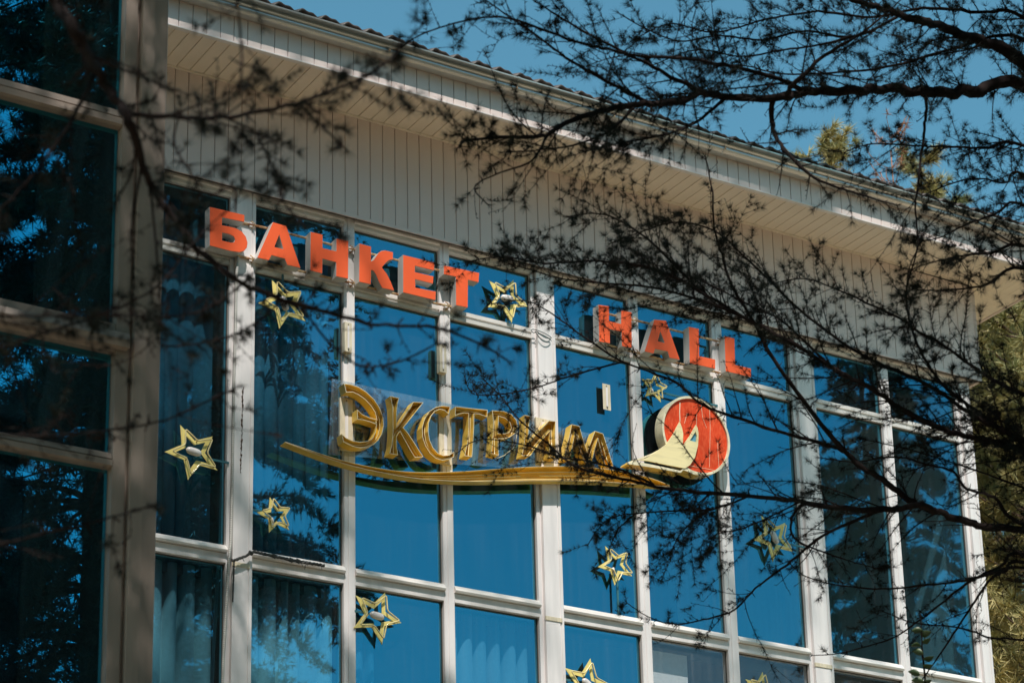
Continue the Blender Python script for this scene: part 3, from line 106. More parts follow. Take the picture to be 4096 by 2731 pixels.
# ---------------------------------------------------------------- helpers
class MB:
    """collects vertices and faces of one mesh"""
    def __init__(self):
        self.v = []; self.f = []; self.m = []
    def face_mat(self, n, i):
        while len(self.m) < len(self.f) - n: self.m.append(0)
        self.m += [i] * n
    def box(self, x0, x1, y0, y1, z0, z1, mi=0):
        b = len(self.v)
        self.v += [(x0,y0,z0),(x1,y0,z0),(x1,y1,z0),(x0,y1,z0),(x0,y0,z1),(x1,y0,z1),(x1,y1,z1),(x0,y1,z1)]
        self.f += [(b,b+3,b+2,b+1),(b+4,b+5,b+6,b+7),(b,b+1,b+5,b+4),(b+1,b+2,b+6,b+5),(b+2,b+3,b+7,b+6),(b+3,b,b+4,b+7)]
        self.face_mat(6, mi)
        return self
    def prism(self, prof, axis, a, b_, mi=0):
        """extrude a 2D profile along an axis: 'z' profile (x,y); 'x' profile (y,z); 'y' profile (x,z)"""
        n = len(prof); o = len(self.v)
        for t in (a, b_):
            for p, q in prof:
                self.v.append((p,q,t) if axis == 'z' else (t,p,q) if axis == 'x' else (p,t,q))
        for i in range(n):
            j = (i+1) % n
            self.f.append((o+i, o+j, o+n+j, o+n+i))
        k = n
        self.f.append(tuple(o+i for i in range(n))[::-1])
        self.f.append(tuple(o+n+i for i in range(n)))
        self.face_mat(k+2, mi)
        return self
    def poly(self, loops, y0, y1, mi=0, caps=(True, True)):
        """2D outline (x,z) with holes, from depth y0 (front) to y1 (back)"""
        o = len(self.v); nf = len(self.f)
        flat = [p for l in loops for p in l]; N = len(flat)
        for y in (y0, y1):
            for p in flat: self.v.append((p[0], y, p[1]))
        s = 0
        for l in loops:
            n = len(l)
            for i in range(n):
                j = (i+1) % n
                self.f.append((o+s+i, o+s+j, o+N+s+j, o+N+s+i))
            s += n
        tris = tessellate_polygon([[Vector((p[0], p[1], 0)) for p in l] for l in loops])
        for t in tris:
            if caps[0]: self.f.append(tuple(o+i for i in t))
            if caps[1]: self.f.append(tuple(o+N+i for i in t))
        self.face_mat(len(self.f)-nf, mi)
        return self
    def tube(self, pts, rad, sides=6, mi=0, closed=False, ends=True):
        P = [Vector(p) for p in pts]; n = len(P)
        if n < 2: return self
        R_ = rad if hasattr(rad, '__len__') else [rad]*n
        o = len(self.v); nf = len(self.f)
        up = None
        for i in range(n):
            if closed: d = P[(i+1) % n] - P[i-1]
            else: d = P[min(i+1, n-1)] - P[max(i-1, 0)]
            if d.length < 1e-9: d = Vector((0,0,1))
            d.normalize()
            if up is None:
                up = d.orthogonal().normalized()
            else:
                up = (up - d*up.dot(d))
                up = up.normalized() if up.length > 1e-6 else d.orthogonal().normalized()
            s = d.cross(up)
            for k in range(sides):
                a = 2*PI*k/sides
                self.v.append(tuple(P[i] + (up*math.cos(a) + s*math.sin(a))*R_[i]))
        m = n if closed else n-1
        for i in range(m):
            for k in range(sides):
                a = o+i*sides+k; b = o+i*sides+(k+1) % sides
                c = o+((i+1) % n)*sides+(k+1) % sides; d2 = o+((i+1) % n)*sides+k
                self.f.append((a,b,c,d2))
        if ends and not closed:
            self.f.append(tuple(o+k for k in range(sides))[::-1])
            self.f.append(tuple(o+(n-1)*sides+k for k in range(sides)))
        self.face_mat(len(self.f)-nf, mi)
        return self
    def mesh(self, name, mats, smooth=False):
        me = bpy.data.meshes.new(name)
        me.from_pydata(self.v, [], self.f)
        for m in (mats if isinstance(mats, (list, tuple)) else [mats]): me.materials.append(m)
        if len(self.m) == len(self.f) and any(self.m): me.polygons.foreach_set('material_index', self.m)
        import bmesh
        bm = bmesh.new(); bm.from_mesh(me)
        bmesh.ops.recalc_face_normals(bm, faces=bm.faces)
        bm.to_mesh(me); bm.free()
        if smooth: me.polygons.foreach_set('use_smooth', [True]*len(me.polygons))
        me.update()
        return me
    def obj(self, name, mats, parent=None, smooth=False, loc=None):
        return link(name, self.mesh(name, mats, smooth), parent, loc)

def link(name, me, parent=None, loc=None):
    o = bpy.data.objects.new(name, me)
    C.objects.link(o)
    if parent is not None: o.parent = parent
    if loc is not None: o.location = loc
    return o
def tag(o, label=None, cat=None, group=None, kind=None):
    if label: o['label'] = label
    if cat: o['category'] = cat
    if group: o['group'] = group
    if kind: o['kind'] = kind
    return o
def thing(name, label, cat, group=None, loc=None):
    return tag(link(name, None, None, loc), label, cat, group)

def tri_mesh(name, V, mat):
    """big triangle soup, V (n,3,3) float array"""
    n = len(V)
    me = bpy.data.meshes.new(name)
    me.vertices.add(n*3); me.loops.add(n*3); me.polygons.add(n)
    me.vertices.foreach_set('co', np.ascontiguousarray(V, dtype=np.float32).ravel())
    me.loops.foreach_set('vertex_index', np.arange(n*3, dtype=np.int32))
    me.polygons.foreach_set('loop_start', np.arange(0, n*3, 3, dtype=np.int32))
    me.polygons.foreach_set('loop_total', np.full(n, 3, dtype=np.int32))
    me.materials.append(mat)
    me.update(calc_edges=True)
    return me

# ---------------------------------------------------------------- materials
def mat(name, col, rough=0.5, var=0.12, scale=6.0, stretch=(1,1,1), metal=0.0, spec=0.5, bump=0.0, col2=None, detail=5.0, lo=0.35, hi=0.65):
    m = bpy.data.materials.new(name); m.use_nodes = True
    nt = m.node_tree; b = nt.nodes['Principled BSDF']
    tc = nt.nodes.new('ShaderNodeTexCoord'); mp = nt.nodes.new('ShaderNodeMapping')
    mp.inputs['Scale'].default_value = stretch
    nz = nt.nodes.new('ShaderNodeTexNoise'); nz.inputs['Scale'].default_value = scale; nz.inputs['Detail'].default_value = detail
    rp = nt.nodes.new('ShaderNodeValToRGB')
    c2 = col2 or tuple(c*(1-var*2) for c in col)
    rp.color_ramp.elements[0].position = lo; rp.color_ramp.elements[1].position = hi
    rp.color_ramp.elements[0].color = (*c2, 1); rp.color_ramp.elements[1].color = (*col, 1)
    nt.links.new(tc.outputs['Object'], mp.inputs[0]); nt.links.new(mp.outputs[0], nz.inputs[0])
    nt.links.new(nz.outputs[0], rp.inputs[0]); nt.links.new(rp.outputs[0], b.inputs['Base Color'])
    b.inputs['Roughness'].default_value = rough; b.inputs['Metallic'].default_value = metal
    b.inputs['Specular IOR Level'].default_value = spec
    if bump:
        bp = nt.nodes.new('ShaderNodeBump'); bp.inputs['Strength'].default_value = bump; bp.inputs['Distance'].default_value = 0.01
        nt.links.new(nz.outputs[0], bp.inputs['Height']); nt.links.new(bp.outputs[0], b.inputs['Normal'])
    return m
def glass_mat(name, refl, rtint, ttint, wave=0.0, haze=None):
    m = bpy.data.materials.new(name); m.use_nodes = True
    nt = m.node_tree
    for n in list(nt.nodes): nt.nodes.remove(n)
    out = nt.nodes.new('ShaderNodeOutputMaterial')
    tr = nt.nodes.new('ShaderNodeBsdfTransparent'); tr.inputs[0].default_value = (*ttint, 1)
    gl = nt.nodes.new('ShaderNodeBsdfGlossy'); gl.inputs['Color'].default_value = (*rtint, 1); gl.inputs['Roughness'].default_value = 0.0
    mx = nt.nodes.new('ShaderNodeMixShader'); mx.inputs[0].default_value = refl
    nt.links.new(tr.outputs[0], mx.inputs[1]); nt.links.new(gl.outputs[0], mx.inputs[2])
    last = mx
    tc = nt.nodes.new('ShaderNodeTexCoord')
    if wave:
        nz = nt.nodes.new('ShaderNodeTexNoise'); nz.inputs['Scale'].default_value = 1.6; nz.inputs['Detail'].default_value = 1.0
        bp = nt.nodes.new('ShaderNodeBump'); bp.inputs['Strength'].default_value = wave; bp.inputs['Distance'].default_value = 0.02
        nt.links.new(tc.outputs['Object'], nz.inputs[0]); nt.links.new(nz.outputs[0], bp.inputs['Height']); nt.links.new(bp.outputs[0], gl.inputs['Normal'])
    if haze:
        amt, hcol = haze
        df = nt.nodes.new('ShaderNodeBsdfDiffuse'); df.inputs[0].default_value = (*hcol, 1)
        mp = nt.nodes.new('ShaderNodeMapping'); mp.inputs['Scale'].default_value = (22, 1, 0.9)
        n2 = nt.nodes.new('ShaderNodeTexNoise'); n2.inputs['Scale'].default_value = 1.0; n2.inputs['Detail'].default_value = 6.0
        mr = nt.nodes.new('ShaderNodeMapRange'); mr.inputs[1].default_value = 0.45; mr.inputs[2].default_value = 0.8; mr.inputs[3].default_value = amt*0.25; mr.inputs[4].default_value = amt
        m2 = nt.nodes.new('ShaderNodeMixShader')
        nt.links.new(tc.outputs['Object'], mp.inputs[0]); nt.links.new(mp.outputs[0], n2.inputs[0]); nt.links.new(n2.outputs[0], mr.inputs[0])
        nt.links.new(mr.outputs[0], m2.inputs[0]); nt.links.new(last.outputs[0], m2.inputs[1]); nt.links.new(df.outputs[0], m2.inputs[2])
        last = m2
    nt.links.new(last.outputs[0], out.inputs['Surface'])
    return m

M_frame = mat('white_window_plastic', (0.82,0.765,0.75), 0.42, 0.07, 2.2, (6,6,0.8), lo=0.3, hi=0.6)
M_band = mat('white_sill_plastic', (0.77,0.72,0.675), 0.42, 0.13, 2.0, (1.5,6,9), lo=0.3, hi=0.62)
M_siding = mat('grey_white_siding', (0.775,0.635,0.59), 0.5, 0.05, 1.5, (2,2,0.6))
M_soffit = mat('cream_soffit_siding', (0.86,0.745,0.62), 0.5, 0.06, 3.0, (2,0.5,2))
M_groove = mat('dark_joint', (0.10,0.085,0.07), 0.8, 0.1)
M_gutter = mat('painted_gutter', (0.62,0.59,0.56), 0.3, 0.12, 2.5, (0.5,3,3), metal=0.5)
M_roof = mat('brown_roof_sheet', (0.062,0.038,0.028), 0.5, 0.2, 5.0)
M_orange = mat('orange_sign_face', (0.93,0.132,0.040), 0.45, 0.05, 4.0, spec=0.2)
M_letter_side = mat('grey_letter_side', (0.60,0.58,0.55), 0.45, 0.10, 7.0, (1,1,0.5))
M_rust = mat('rusty_rail', (0.62,0.46,0.26), 0.7, 0.2, 30.0, col2=(0.28,0.10,0.03), bump=0.4)
M_gold = mat('gold_letter_wall', (0.90,0.60,0.11), 0.36, 0.10, 9.0)
M_goldback = mat('gold_letter_back', (0.93,0.57,0.035), 0.4, 0.10, 9.0)
M_cream = mat('cream_rim', (0.90,0.80,0.56), 0.45, 0.10, 20.0)
M_neon = mat('pale_neon_tube', (0.82,0.68,0.34), 0.12, 0.06, 10.0)
M_star = mat('yellow_star_plate', (0.88,0.73,0.25), 0.35, 0.07, 8.0)
M_red = mat('scratched_red_disc', (0.84,0.125,0.045), 0.5, 0.1, 26.0, (2.5,2.5,0.8), spec=0.15, col2=(0.72,0.062,0.016), detail=8.0, lo=0.42, hi=0.72)
M_castle = mat('cream_castle_sheet', (0.88,0.74,0.40), 0.5, 0.09, 5.0, (0.6,1,6), lo=0.3, hi=0.55)
M_pale = mat('pale_gold_side', (0.78,0.60,0.32), 0.45, 0.08, 6.0)
M_box = mat('beige_plastic_box', (0.74,0.64,0.47), 0.5, 0.12, 14.0, (3,1,0.6))
M_trans = mat('pearl_transformer', (0.74,0.69,0.66), 0.22, 0.12, 12.0)
M_arm = mat('teal_plastic_arm', (0.05,0.16,0.19), 0.3, 0.08)
M_cable = mat('black_cable', (0.035,0.034,0.03), 0.6, 0.2, 40.0, bump=0.3)
M_greencable = mat('dark_green_cable', (0.022,0.045,0.038), 0.5, 0.1)
M_conduit = mat('grey_ribbed_conduit', (0.52,0.49,0.45), 0.5, 0.1, 12.0)
M_wing = mat('shaded_dusty_wing_frame', (0.31,0.245,0.205), 0.5, 0.12, 2.0, (5,5,0.7))  # dirt streaks over a base darkened for the tree shade on the wing
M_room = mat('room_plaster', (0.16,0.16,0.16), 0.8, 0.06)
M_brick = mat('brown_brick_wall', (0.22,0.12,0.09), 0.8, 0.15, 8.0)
M_curtain = mat('pale_curtain', (0.78,0.77,0.74), 0.85, 0.05, 40.0, bump=0.15)
M_curtain3 = mat('grey_curtain', (0.42,0.44,0.45), 0.85, 0.05, 40.0)
M_curtain2 = mat('slate_curtain', (0.24,0.44,0.54), 0.85, 0.06, 20.0)
M_bark = mat('dark_bark', (0.024,0.017,0.016), 0.95, 0.25, 18.0, (1,1,0.4), spec=0.1, bump=0.6)  # near-black: crown shade on the limbs is put into the colour
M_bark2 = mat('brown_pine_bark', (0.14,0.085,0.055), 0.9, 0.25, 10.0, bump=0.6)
M_needle = mat('dark_needles', (0.017,0.021,0.016), 0.8, 0.25, 3.0, spec=0.15)  # darker than the crown needles, standing in for shade under the crown
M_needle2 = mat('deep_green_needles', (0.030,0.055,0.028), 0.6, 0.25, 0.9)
M_pine = mat('olive_pine_needles', (0.54,0.42,0.17), 0.6, 0.3, 1.3, col2=(0.25,0.245,0.09))
M_dead = mat('dead_orange_needles', (0.42,0.17,0.075), 0.7, 0.2, 6.0)
M_leaf = mat('green_leaf', (0.05,0.085,0.025), 0.45, 0.15, 20.0)
M_ground = mat('dry_ground', (0.36,0.25,0.14), 0.95, 0.2, 0.35, col2=(0.24,0.19,0.09), detail=9.0)
M_pave = mat('bounce_paving', (0.74,0.58,0.40), 0.9, 0.1, 1.2, detail=8.0)  # tone paled to bounce warm light up to the soffit
M_glass = glass_mat('blue_mirror_glass', 0.42, (0.09,0.525,0.77), (0.40,0.70,0.82), 0.10, (0.035,(0.5,0.55,0.6)))
M_gtint = glass_mat('blue_glass_body', 0.03, (1,1,1), (0.97,0.99,0.99))
M_clear = glass_mat('plain_grey_glass', 0.10, (0.7,0.85,1.0), (0.80,0.82,0.84), 0.05, (0.12,(0.5,0.52,0.55)))
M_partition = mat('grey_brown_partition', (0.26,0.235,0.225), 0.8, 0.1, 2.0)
M_insert = mat('light_blue_insert', (0.13,0.36,0.50), 0.4, 0.05)
M_wglass = glass_mat('dark_blue_glass', 0.50, (0.05,0.62,0.95), (0.25,0.45,0.55), 0.05)
M_acrylic = glass_mat('clear_acrylic', 0.10, (0.9,0.95,1.0), (0.86,0.90,0.92), 0.0, (0.16,(0.62,0.68,0.74)))

# ---------------------------------------------------------------- ground
g = MB(); g.box(-400, 400, -400, 400, -0.5, 0.0)
tag(g.obj('ground', M_ground), kind='structure')
g = MB(); g.box(-28, 60, -13.5, -0.2, 0.0, 0.02)  # unseen paving, widened to bounce sunlight onto the soffit
tag(g.obj('pavement', M_pave), kind='structure')

# ---------------------------------------------------------------- main building
bld = thing('glazed_building', 'white framed banquet hall with tall blue mirror glass panes under a wide cream eave', 'building', loc=(9,0,0))
def part(mb, name, m, smooth=False, parent=None):
    o = mb.obj(name, m, None, smooth)
    p = parent or bld
    o.parent = p; o.matrix_parent_inverse = Matrix.Translation(-Vector(p.location)) if p.parent is None else Matrix.Identity(4)
    return o
def part_copy(me, name, p, loc):
    o = bpy.data.objects.new(name, me); C.objects.link(o); o.parent = p
    o.location = Vector(loc) - Vector(p.location)
    return o
HEAD, TT, TB, BT, BB = 10.417, 9.94, 9.85, 7.62, 7.48
L2T, L2B = 4.90, 4.76
posts = [(4.22,4.44),(6.94,7.142),(9.605,9.822),(12.26,12.504),(14.155,14.318)]
mulls = [(5.18,5.275),(6.06,6.155),(7.896,7.992),(8.751,8.842),(10.567,10.66),(11.42,11.526),(13.27,13.365)]
for x0, x1 in posts:
    w = x1-x0
    prof = [(x0,0.05),(x0,-0.035),(x0+0.032,-0.035),(x0+0.034,-0.028),(x0+0.042,-0.028),(x0+0.044,-0.06),(x1-0.040,-0.06),(x1-0.038,-0.052),(x1-0.030,-0.052),(x1-0.028,-0.058),(x1-0.004,-0.058),(x1,-0.052),(x1,0.05)]
    part(MB().prism(prof, 'z', 0.1, HEAD+0.07), 'post', M_frame)
for x0, x1 in mulls:
    prof = [(x0,0.05),(x0,-0.034),(x0+0.006,-0.040),(x0+0.034,-0.040),(x0+0.037,-0.046),(x1-0.006,-0.046),(x1,-0.040),(x1,0.05)]
    part(MB().prism(prof, 'z', 0.1, HEAD+0.07), 'mullion', M_frame)
cols = sorted(posts+mulls)
slots = [(cols[i][1], cols[i+1][0]) for i in range(len(cols)-1)]
rng = random.Random(5)
for x0, x1 in slots:
    a, b = x0-0.003, x1+0.003
    # transom with a drip rib
    part(MB().prism([(0.05,TB),(-0.030,TB),(-0.032,TB+0.030),(-0.022,TB+0.036),(-0.022,TB+0.048),(-0.034,TB+0.052),(-0.034,TT-0.006),(-0.024,TT),(0.05,TT)], 'x', a, b), 'transom', M_band)
    for top, bot in ((BT,BB),(L2T,L2B)):
        mid = bot+0.072
        part(MB().prism([(0.05,mid+0.004),(-0.062,mid+0.004),(-0.068,mid+0.020),(-0.058,mid+0.036),(-0.050,top-0.018),(-0.026,top),(0.05,top)], 'x', a, b), 'sill', M_band)
        part(MB().prism([(0.05,bot),(-0.032,bot),(-0.036,bot+0.004),(-0.038,mid),(0.05,mid)], 'x', a, b), 'rail', M_frame)
    part(MB().prism([(0.05,HEAD),(-0.028,HEAD),(-0.040,HEAD+0.014),(-0.040,HEAD+0.040),(-0.052,HEAD+0.050),(-0.052,HEAD+0.068),(0.05,HEAD+0.068)], 'x', a, b), 'head_trim', M_band)
    part(MB().box(a, b, -0.03, 0.05, 0.1, 0.35), 'base_rail', M_frame)
    # panes, each a thin sheet set a hair out of true
    for z0, z1 in ((TT,HEAD),(BT,TB),(L2T,BB),(0.35,L2B)):
        t = [rng.uniform(-0.0012,0.0012) for _ in range(4)]
        mb = MB(); y0, y1 = 0.004, 0.014
        xs, ze = (x0-0.012, x1+0.012), (z0-0.012, z1+0.012)
        mb.box(xs[0], xs[1], y0, y1, ze[0], ze[1])
        v = mb.v
        for k, (i, j) in enumerate(((0,3),(1,2),(4,7),(5,6))):
            v[i] = (v[i][0], v[i][1]+t[k], v[i][2]); v[j] = (v[j][0], v[j][1]+t[k], v[j][2])
        mb.m = [1,1,0,1,1,1]
        part(mb, 'pane', [M_clear if (x0 > 10.6 and x1 < 13.3 and z1 == BB) else M_glass, M_gtint])
        # dark gasket just inside the frame
        gk = MB()
        gk.box(x0-0.002, x0+0.006, -0.006, 0.003, z0, z1); gk.box(x1-0.006, x1+0.002, -0.006, 0.003, z0, z1)
        gk.box(x0+0.006, x1-0.006, -0.006, 0.003, z1-0.007, z1+0.002)
        part(gk, 'gasket', M_groove)
# post caps and seam on the posts at the floor band
for x0, x1 in posts[1:4]:
    part(MB().box(x0+0.040, x1-0.024, -0.066, -0.052, BB-0.02, BB+0.012), 'post_joint', M_box)
# corner return and hidden walls
part(MB().box(14.318, 14.326, -0.045, 8.0, 0.1, HEAD+0.07), 'side_wall', M_frame)
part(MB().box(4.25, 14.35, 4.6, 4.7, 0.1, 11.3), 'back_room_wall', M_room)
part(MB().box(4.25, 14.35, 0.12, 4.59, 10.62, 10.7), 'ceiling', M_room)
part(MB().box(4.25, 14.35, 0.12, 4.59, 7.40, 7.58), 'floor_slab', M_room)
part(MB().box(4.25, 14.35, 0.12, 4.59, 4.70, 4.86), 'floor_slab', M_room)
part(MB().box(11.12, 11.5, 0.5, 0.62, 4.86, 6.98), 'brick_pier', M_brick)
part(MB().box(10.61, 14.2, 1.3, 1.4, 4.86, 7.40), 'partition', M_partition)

# eave group rises a little to the right
SL = 0.0125
def ez(x): return (x-7.3)*SL
PITCH, PH = 0.111, 9.208
WZ0, WZ1 = 10.478, 11.352
k0, k1 = int(math.floor((4.3-PH)/PITCH)), int(math.ceil((14.40-PH)/PITCH))
def plank_prof(w, t):
    return [(0.002,0.0),(0.002,-t+0.004),(0.006,-t),(w-0.006,-t),(w-0.002,-t+0.004),(w-0.002,0.0)]
wall_me = MB().prism(plank_prof(PITCH,0.022), 'z', 0, WZ1-WZ0+0.06).mesh('wall_plank', M_siding)
for k in range(k0, k1):
    x = PH+k*PITCH
    part_copy(wall_me, 'wall_plank', bld, (x, -0.085, WZ0+rng.uniform(-0.001,0.001)))
part(MB().box(4.3, 14.41, -0.0855, -0.056, WZ0+0.004, WZ1+0.15), 'siding_backing', M_groove)
part(MB().prism([(14.405,-0.11),(14.432,-0.114),(14.438,-0.105),(14.438,8),(14.405,8)], 'z', WZ0-0.01, WZ1+0.04), 'corner_trim', M_siding)
part(MB().prism([(-0.107,WZ0-0.012),(-0.114,WZ0-0.012),(-0.114,WZ0+0.014),(-0.107,WZ0+0.014)], 'x', 4.3, 14.404), 'siding_foot_trim', M_siding)
def sloped(mb, name, m, smooth=False):
    mb.v = [(x, y, z+ez(x)) for x, y, z in mb.v]
    return part(mb, name, m, smooth)
sloped(MB().prism([(-0.107,WZ1-0.012),(-0.122,WZ1-0.010),(-0.124,WZ1-0.002),(-0.107,WZ1+0.002)], 'x', 4.3, 14.43), 'cove_trim', M_soffit)
# soffit planks across the eave
SZ = 11.353
sof_me = MB()
w = PITCH
sof_me.prism([(0.002,0.03),(0.002,0.004),(0.006,0.0),(w-0.006,0.0),(w-0.002,0.004),(w-0.002,0.03)], 'y', -0.64, -0.100)
sof_me = sof_me.mesh('soffit_plank', M_soffit)
for k in range(k0, int((15.0-PH)/PITCH)):
    x = PH+k*PITCH
    part_copy(sof_me, 'soffit_plank', bld, (x, 0, SZ+ez(x)+rng.uniform(-0.0008,0.0008)))
sloped(MB().box(4.0, 15.04, -0.64, 0.2, SZ+0.022, SZ+0.05), 'soffit_backing', M_groove)
# return soffit on the right side, planks along the facade direction
ret_me = MB().prism([(0.002,0.03),(0.002,0.004),(0.006,0.0),(w-0.006,0.0),(w-0.002,0.004),(w-0.002,0.03)], 'x', 14.435, 15.03).mesh('return_plank', M_soffit)
for k in range(60):
    part_copy(ret_me, 'return_plank', bld, (0, -0.099+k*PITCH, SZ+ez(14.7)))
part(MB().box(14.42, 15.05, 0.2, 7.0, SZ+ez(14.7)+0.022, SZ+ez(14.7)+0.05), 'return_backing', M_groove)
part(MB().box(15.03, 15.055, -0.66, 7.0, SZ-0.012+ez(15), SZ+0.25+ez(15)), 'side_fascia', M_siding)
# fascia planks
fas_me = MB().prism(plank_prof(PITCH,0.018), 'z', 0, 0.262).mesh('fascia_plank', M_siding)
for k in range(k0, int((15.0-PH)/PITCH)):
    x = PH+k*PITCH
    part_copy(fas_me, 'fascia_plank', bld, (x, -0.646, 11.330+ez(x)+rng.uniform(-0.001,0.001)))
sloped(MB().box(4.0, 15.03, -0.6465, -0.636, 11.336, 11.62), 'fascia_backing', M_groove)
sloped(MB().prism([(-0.632,11.326),(-0.668,11.326),(-0.670,11.334),(-0.666,11.338),(-0.632,11.338)], 'x', 4.0, 15.04), 'fascia_foot_trim', M_frame)
# gutter: bulged foot, bead, cove, lip
gp = [(-0.668,11.550),(-0.700,11.545),(-0.735,11.548),(-0.757,11.558),(-0.766,11.574),(-0.766,11.586),(-0.758,11.592),(-0.776,11.598),(-0.784,11.603),(-0.776,11.609),(-0.756,11.613),(-0.754,11.622),(-0.760,11.632),(-0.785,11.638),(-0.803,11.642),(-0.805,11.652),(-0.792,11.655),(-0.748,11.635),(-0.740,11.585),(-0.700,11.565),(-0.668,11.570)]
sloped(MB().prism([(y,z) for y,z in gp], 'x', 3.9, 15.2), 'gutter', M_gutter)
for x in (5.0, 6.28, 6.62, 7.9, 9.05, 9.98, 11.1, 12.2, 13.3, 13.9, 14.6):
    sc = [(-0.7, 11.6)]
    prof = [(y-0.003 if y < -0.69 else y, z-0.002 if z < 11.6 else z+0.002) for y, z in gp[:16]] + [(-0.70,11.60),(-0.668,11.60)]
    sloped(MB().prism(prof, 'x', x, x+0.028), 'gutter_joint', M_gutter)
    sloped(MB().box(x+0.006, x+0.016, -0.776, -0.770, 11.568, 11.585), 'gutter_rivet', M_rust)
# wavy metal roof tiles
rf = MB(); nx = 640; WP = 0.193
def wave(x): 
    u = (x/WP) % 1.0
    return 0.030*(0.5+0.5*math.sin(2*PI*u)) + 0.010*math.sin(4*PI*u+0.6)
xs = [3.9+ i*(15.3-3.9)/nx for i in range(nx+1)]
rows = [(-0.785,11.662),(-0.783,11.680),(-0.50,11.80),(-0.48,11.83),(-0.12,11.96),(-0.10,11.99),(2.0,12.76),(6.0,14.2)]
for y, z in rows:
    for i, x in enumerate(xs):
        rf.v.append((x, y, z+wave(x)+ez(x)))
for r in range(len(rows)-1):
    for i in range(nx):
        a = r*(nx+1)+i
        rf.f.append((a, a+1, a+nx+2, a+nx+1))
o = len(rf.v)
for i, x in enumerate(xs): rf.v.append((x, -0.760, rows[0][1]+wave(x)+ez(x)-0.002))
for i, x in enumerate(xs): rf.v.append((x, 6.0, 14.17+ez(x)))
for i in range(nx):
    rf.f.append((i, o+i, o+i+1, i+1)); rf.f.append((o+i, o+nx+1+i, o+nx+2+i, o+i+1))
rf.face_mat(len(rf.f), 0)
part(rf, 'roof', M_roof, True)
part(MB().prism([(6.0,14.2),(6.2,14.2),(12,11.7),(12,0.1),(11.9,0.1),(11.9,11.6)], 'x', 4.0, 15.0), 'rear_wall', M_siding)

# ---------------------------------------------------------------- curtains
def curtain(x0, x1, z0, z1, y, folds, amp, m, label, seed, group):
    r = random.Random(seed)
    n = folds*30; mb = MB()
    ph = [r.uniform(0.75,1.25) for _ in range(folds+1)]
    am = [r.uniform(0.7,1.25) for _ in range(folds+1)]
    edges = [0]
    for p in ph[:folds]: edges.append(edges[-1]+p)
    tot = edges[-1]
    pts = []
    for i in range(n+1):
        s = i/n*tot
        k = max(j for j in range(folds) if edges[j] <= s+1e-9)
        u = (s-edges[k])/ph[k]
        yy = y + amp*am[k]*(1-abs(math.sin(PI*u))**0.42)
        pts.append((x0+(x1-x0)*s/tot, yy))
    for z in (z0, (z0+z1)/2, z1):
        for px, py in pts: mb.v.append((px, py, z))
    N = len(pts)
    for r_ in range(2):
        for i in range(N-1):
            a = r_*N+i; mb.f.append((a, a+1, a+N+1, a+N))
    o_ = mb.obj('curtain', m, None, True)
    sm = o_.modifiers.new('cloth_thickness', 'SOLIDIFY'); sm.thickness = 0.003
    tag(o_, label, 'curtain', group)
CG = 'curtains hanging behind the glass'
curtain(6.10, 6.93, L2T, BB-0.01, 0.09, 6, 0.12, M_curtain, 'pale pleated curtain in the bottom left window beside the dark wing', 1, CG)
curtain(7.15, 7.90, L2T, BB-0.01, 0.09, 6, 0.12, M_curtain, 'pale pleated curtain in the lower window right of the cable conduit post', 2, CG)
curtain(8.86, 9.60, L2T, BB-0.01, 0.09, 6, 0.12, M_curtain3, 'faint blue grey curtain in the lower window below the gold swoosh', 3, CG)
curtain(8.00, 8.30, L2T, BB-0.01, 0.20, 3, 0.10, M_curtain2, 'narrow dark curtain behind the lower window with a big star at its corner', 6, CG)
curtain(6.10, 6.93, BT, HEAD, 0.20, 7, 0.035, M_curtain2, 'dim slate curtain in the tall window at far left beside the wing', 4, CG)
curtain(7.15, 7.90, BT, HEAD, 0.20, 7, 0.035, M_curtain2, 'dim slate curtain in the tall window left of the gold lettering', 5, CG)
o = MB().box(10.68, 11.10, 0.10, 0.104, 5.4, 7.42).obj('hanging_sheet', M_curtain)
tag(o, 'translucent white sheet hung behind the lower window right of the star with the pearl box', 'sheet')

# ---------------------------------------------------------------- near wing at the left
wing = thing('glazed_wing', 'dark shaded building wing at the left edge with grey frame bars and dark reflecting panes', 'building', loc=(2,-5,0))
def wpart(mb, name, m): return part(mb, name, m, False, wing)
prof = [(4.052,-4.90),(4.052,-4.985),(4.115,-4.985),(4.118,-4.955),(4.136,-4.955),(4.140,-5.0),(4.20,-5.006),(4.272,-5.0),(4.278,-4.99),(4.278,-4.90)]
wpart(MB().prism(prof, 'z', 0.1, 11.4), 'corner_post', M_wing)
wpart(MB().box(4.20, 4.275, -4.90, -0.12, 0.1, 11.4), 'side_wall', M_wing)
wrows = [(9.35,9.48),(7.735,7.835),(6.515,6.675),(5.918,6.000),(4.55,4.65),(3.2,3.3),(0.1,0.3)]
for k, (z0, z1) in enumerate(wrows):
    h = z1-z0
    wpart(MB().prism([(-4.90,z0),(-4.975,z0),(-4.99,z0+h*0.08),(-4.99,z0+h*0.42),(-4.97,z0+h*0.48),(-4.98,z0+h*0.55),(-4.975,z1-0.01),(-4.955,z1),(-4.90,z1)], 'x', -6.0, 4.049), 'cross_bar', M_wing)
for x in (1.9, -0.4, -2.7, -5.0):
    wpart(MB().box(x, x+0.12, -4.982, -4.90, 0.1, 11.4), 'upright', M_wing)
ups = [-6.0,-5.0,-2.7,-0.4,1.9,4.049]
tops = [11.4]+[r[0] for r in wrows]; bots = [r[1] for r in wrows]
for a, b in zip(ups[:-1], ups[1:]):
    for k in range(len(wrows)):
        z1 = tops[k]; z0 = bots[k]
        if z1-z0 < 0.1: continue
        mb = MB().box(a+0.05, b-0.002 if b > 3 else b+0.05, -4.935, -4.925, z0-0.01, z1+0.01); mb.m = [1,1,0,1,1,1]
        wpart(mb, 'pane', [M_wglass, M_gtint])
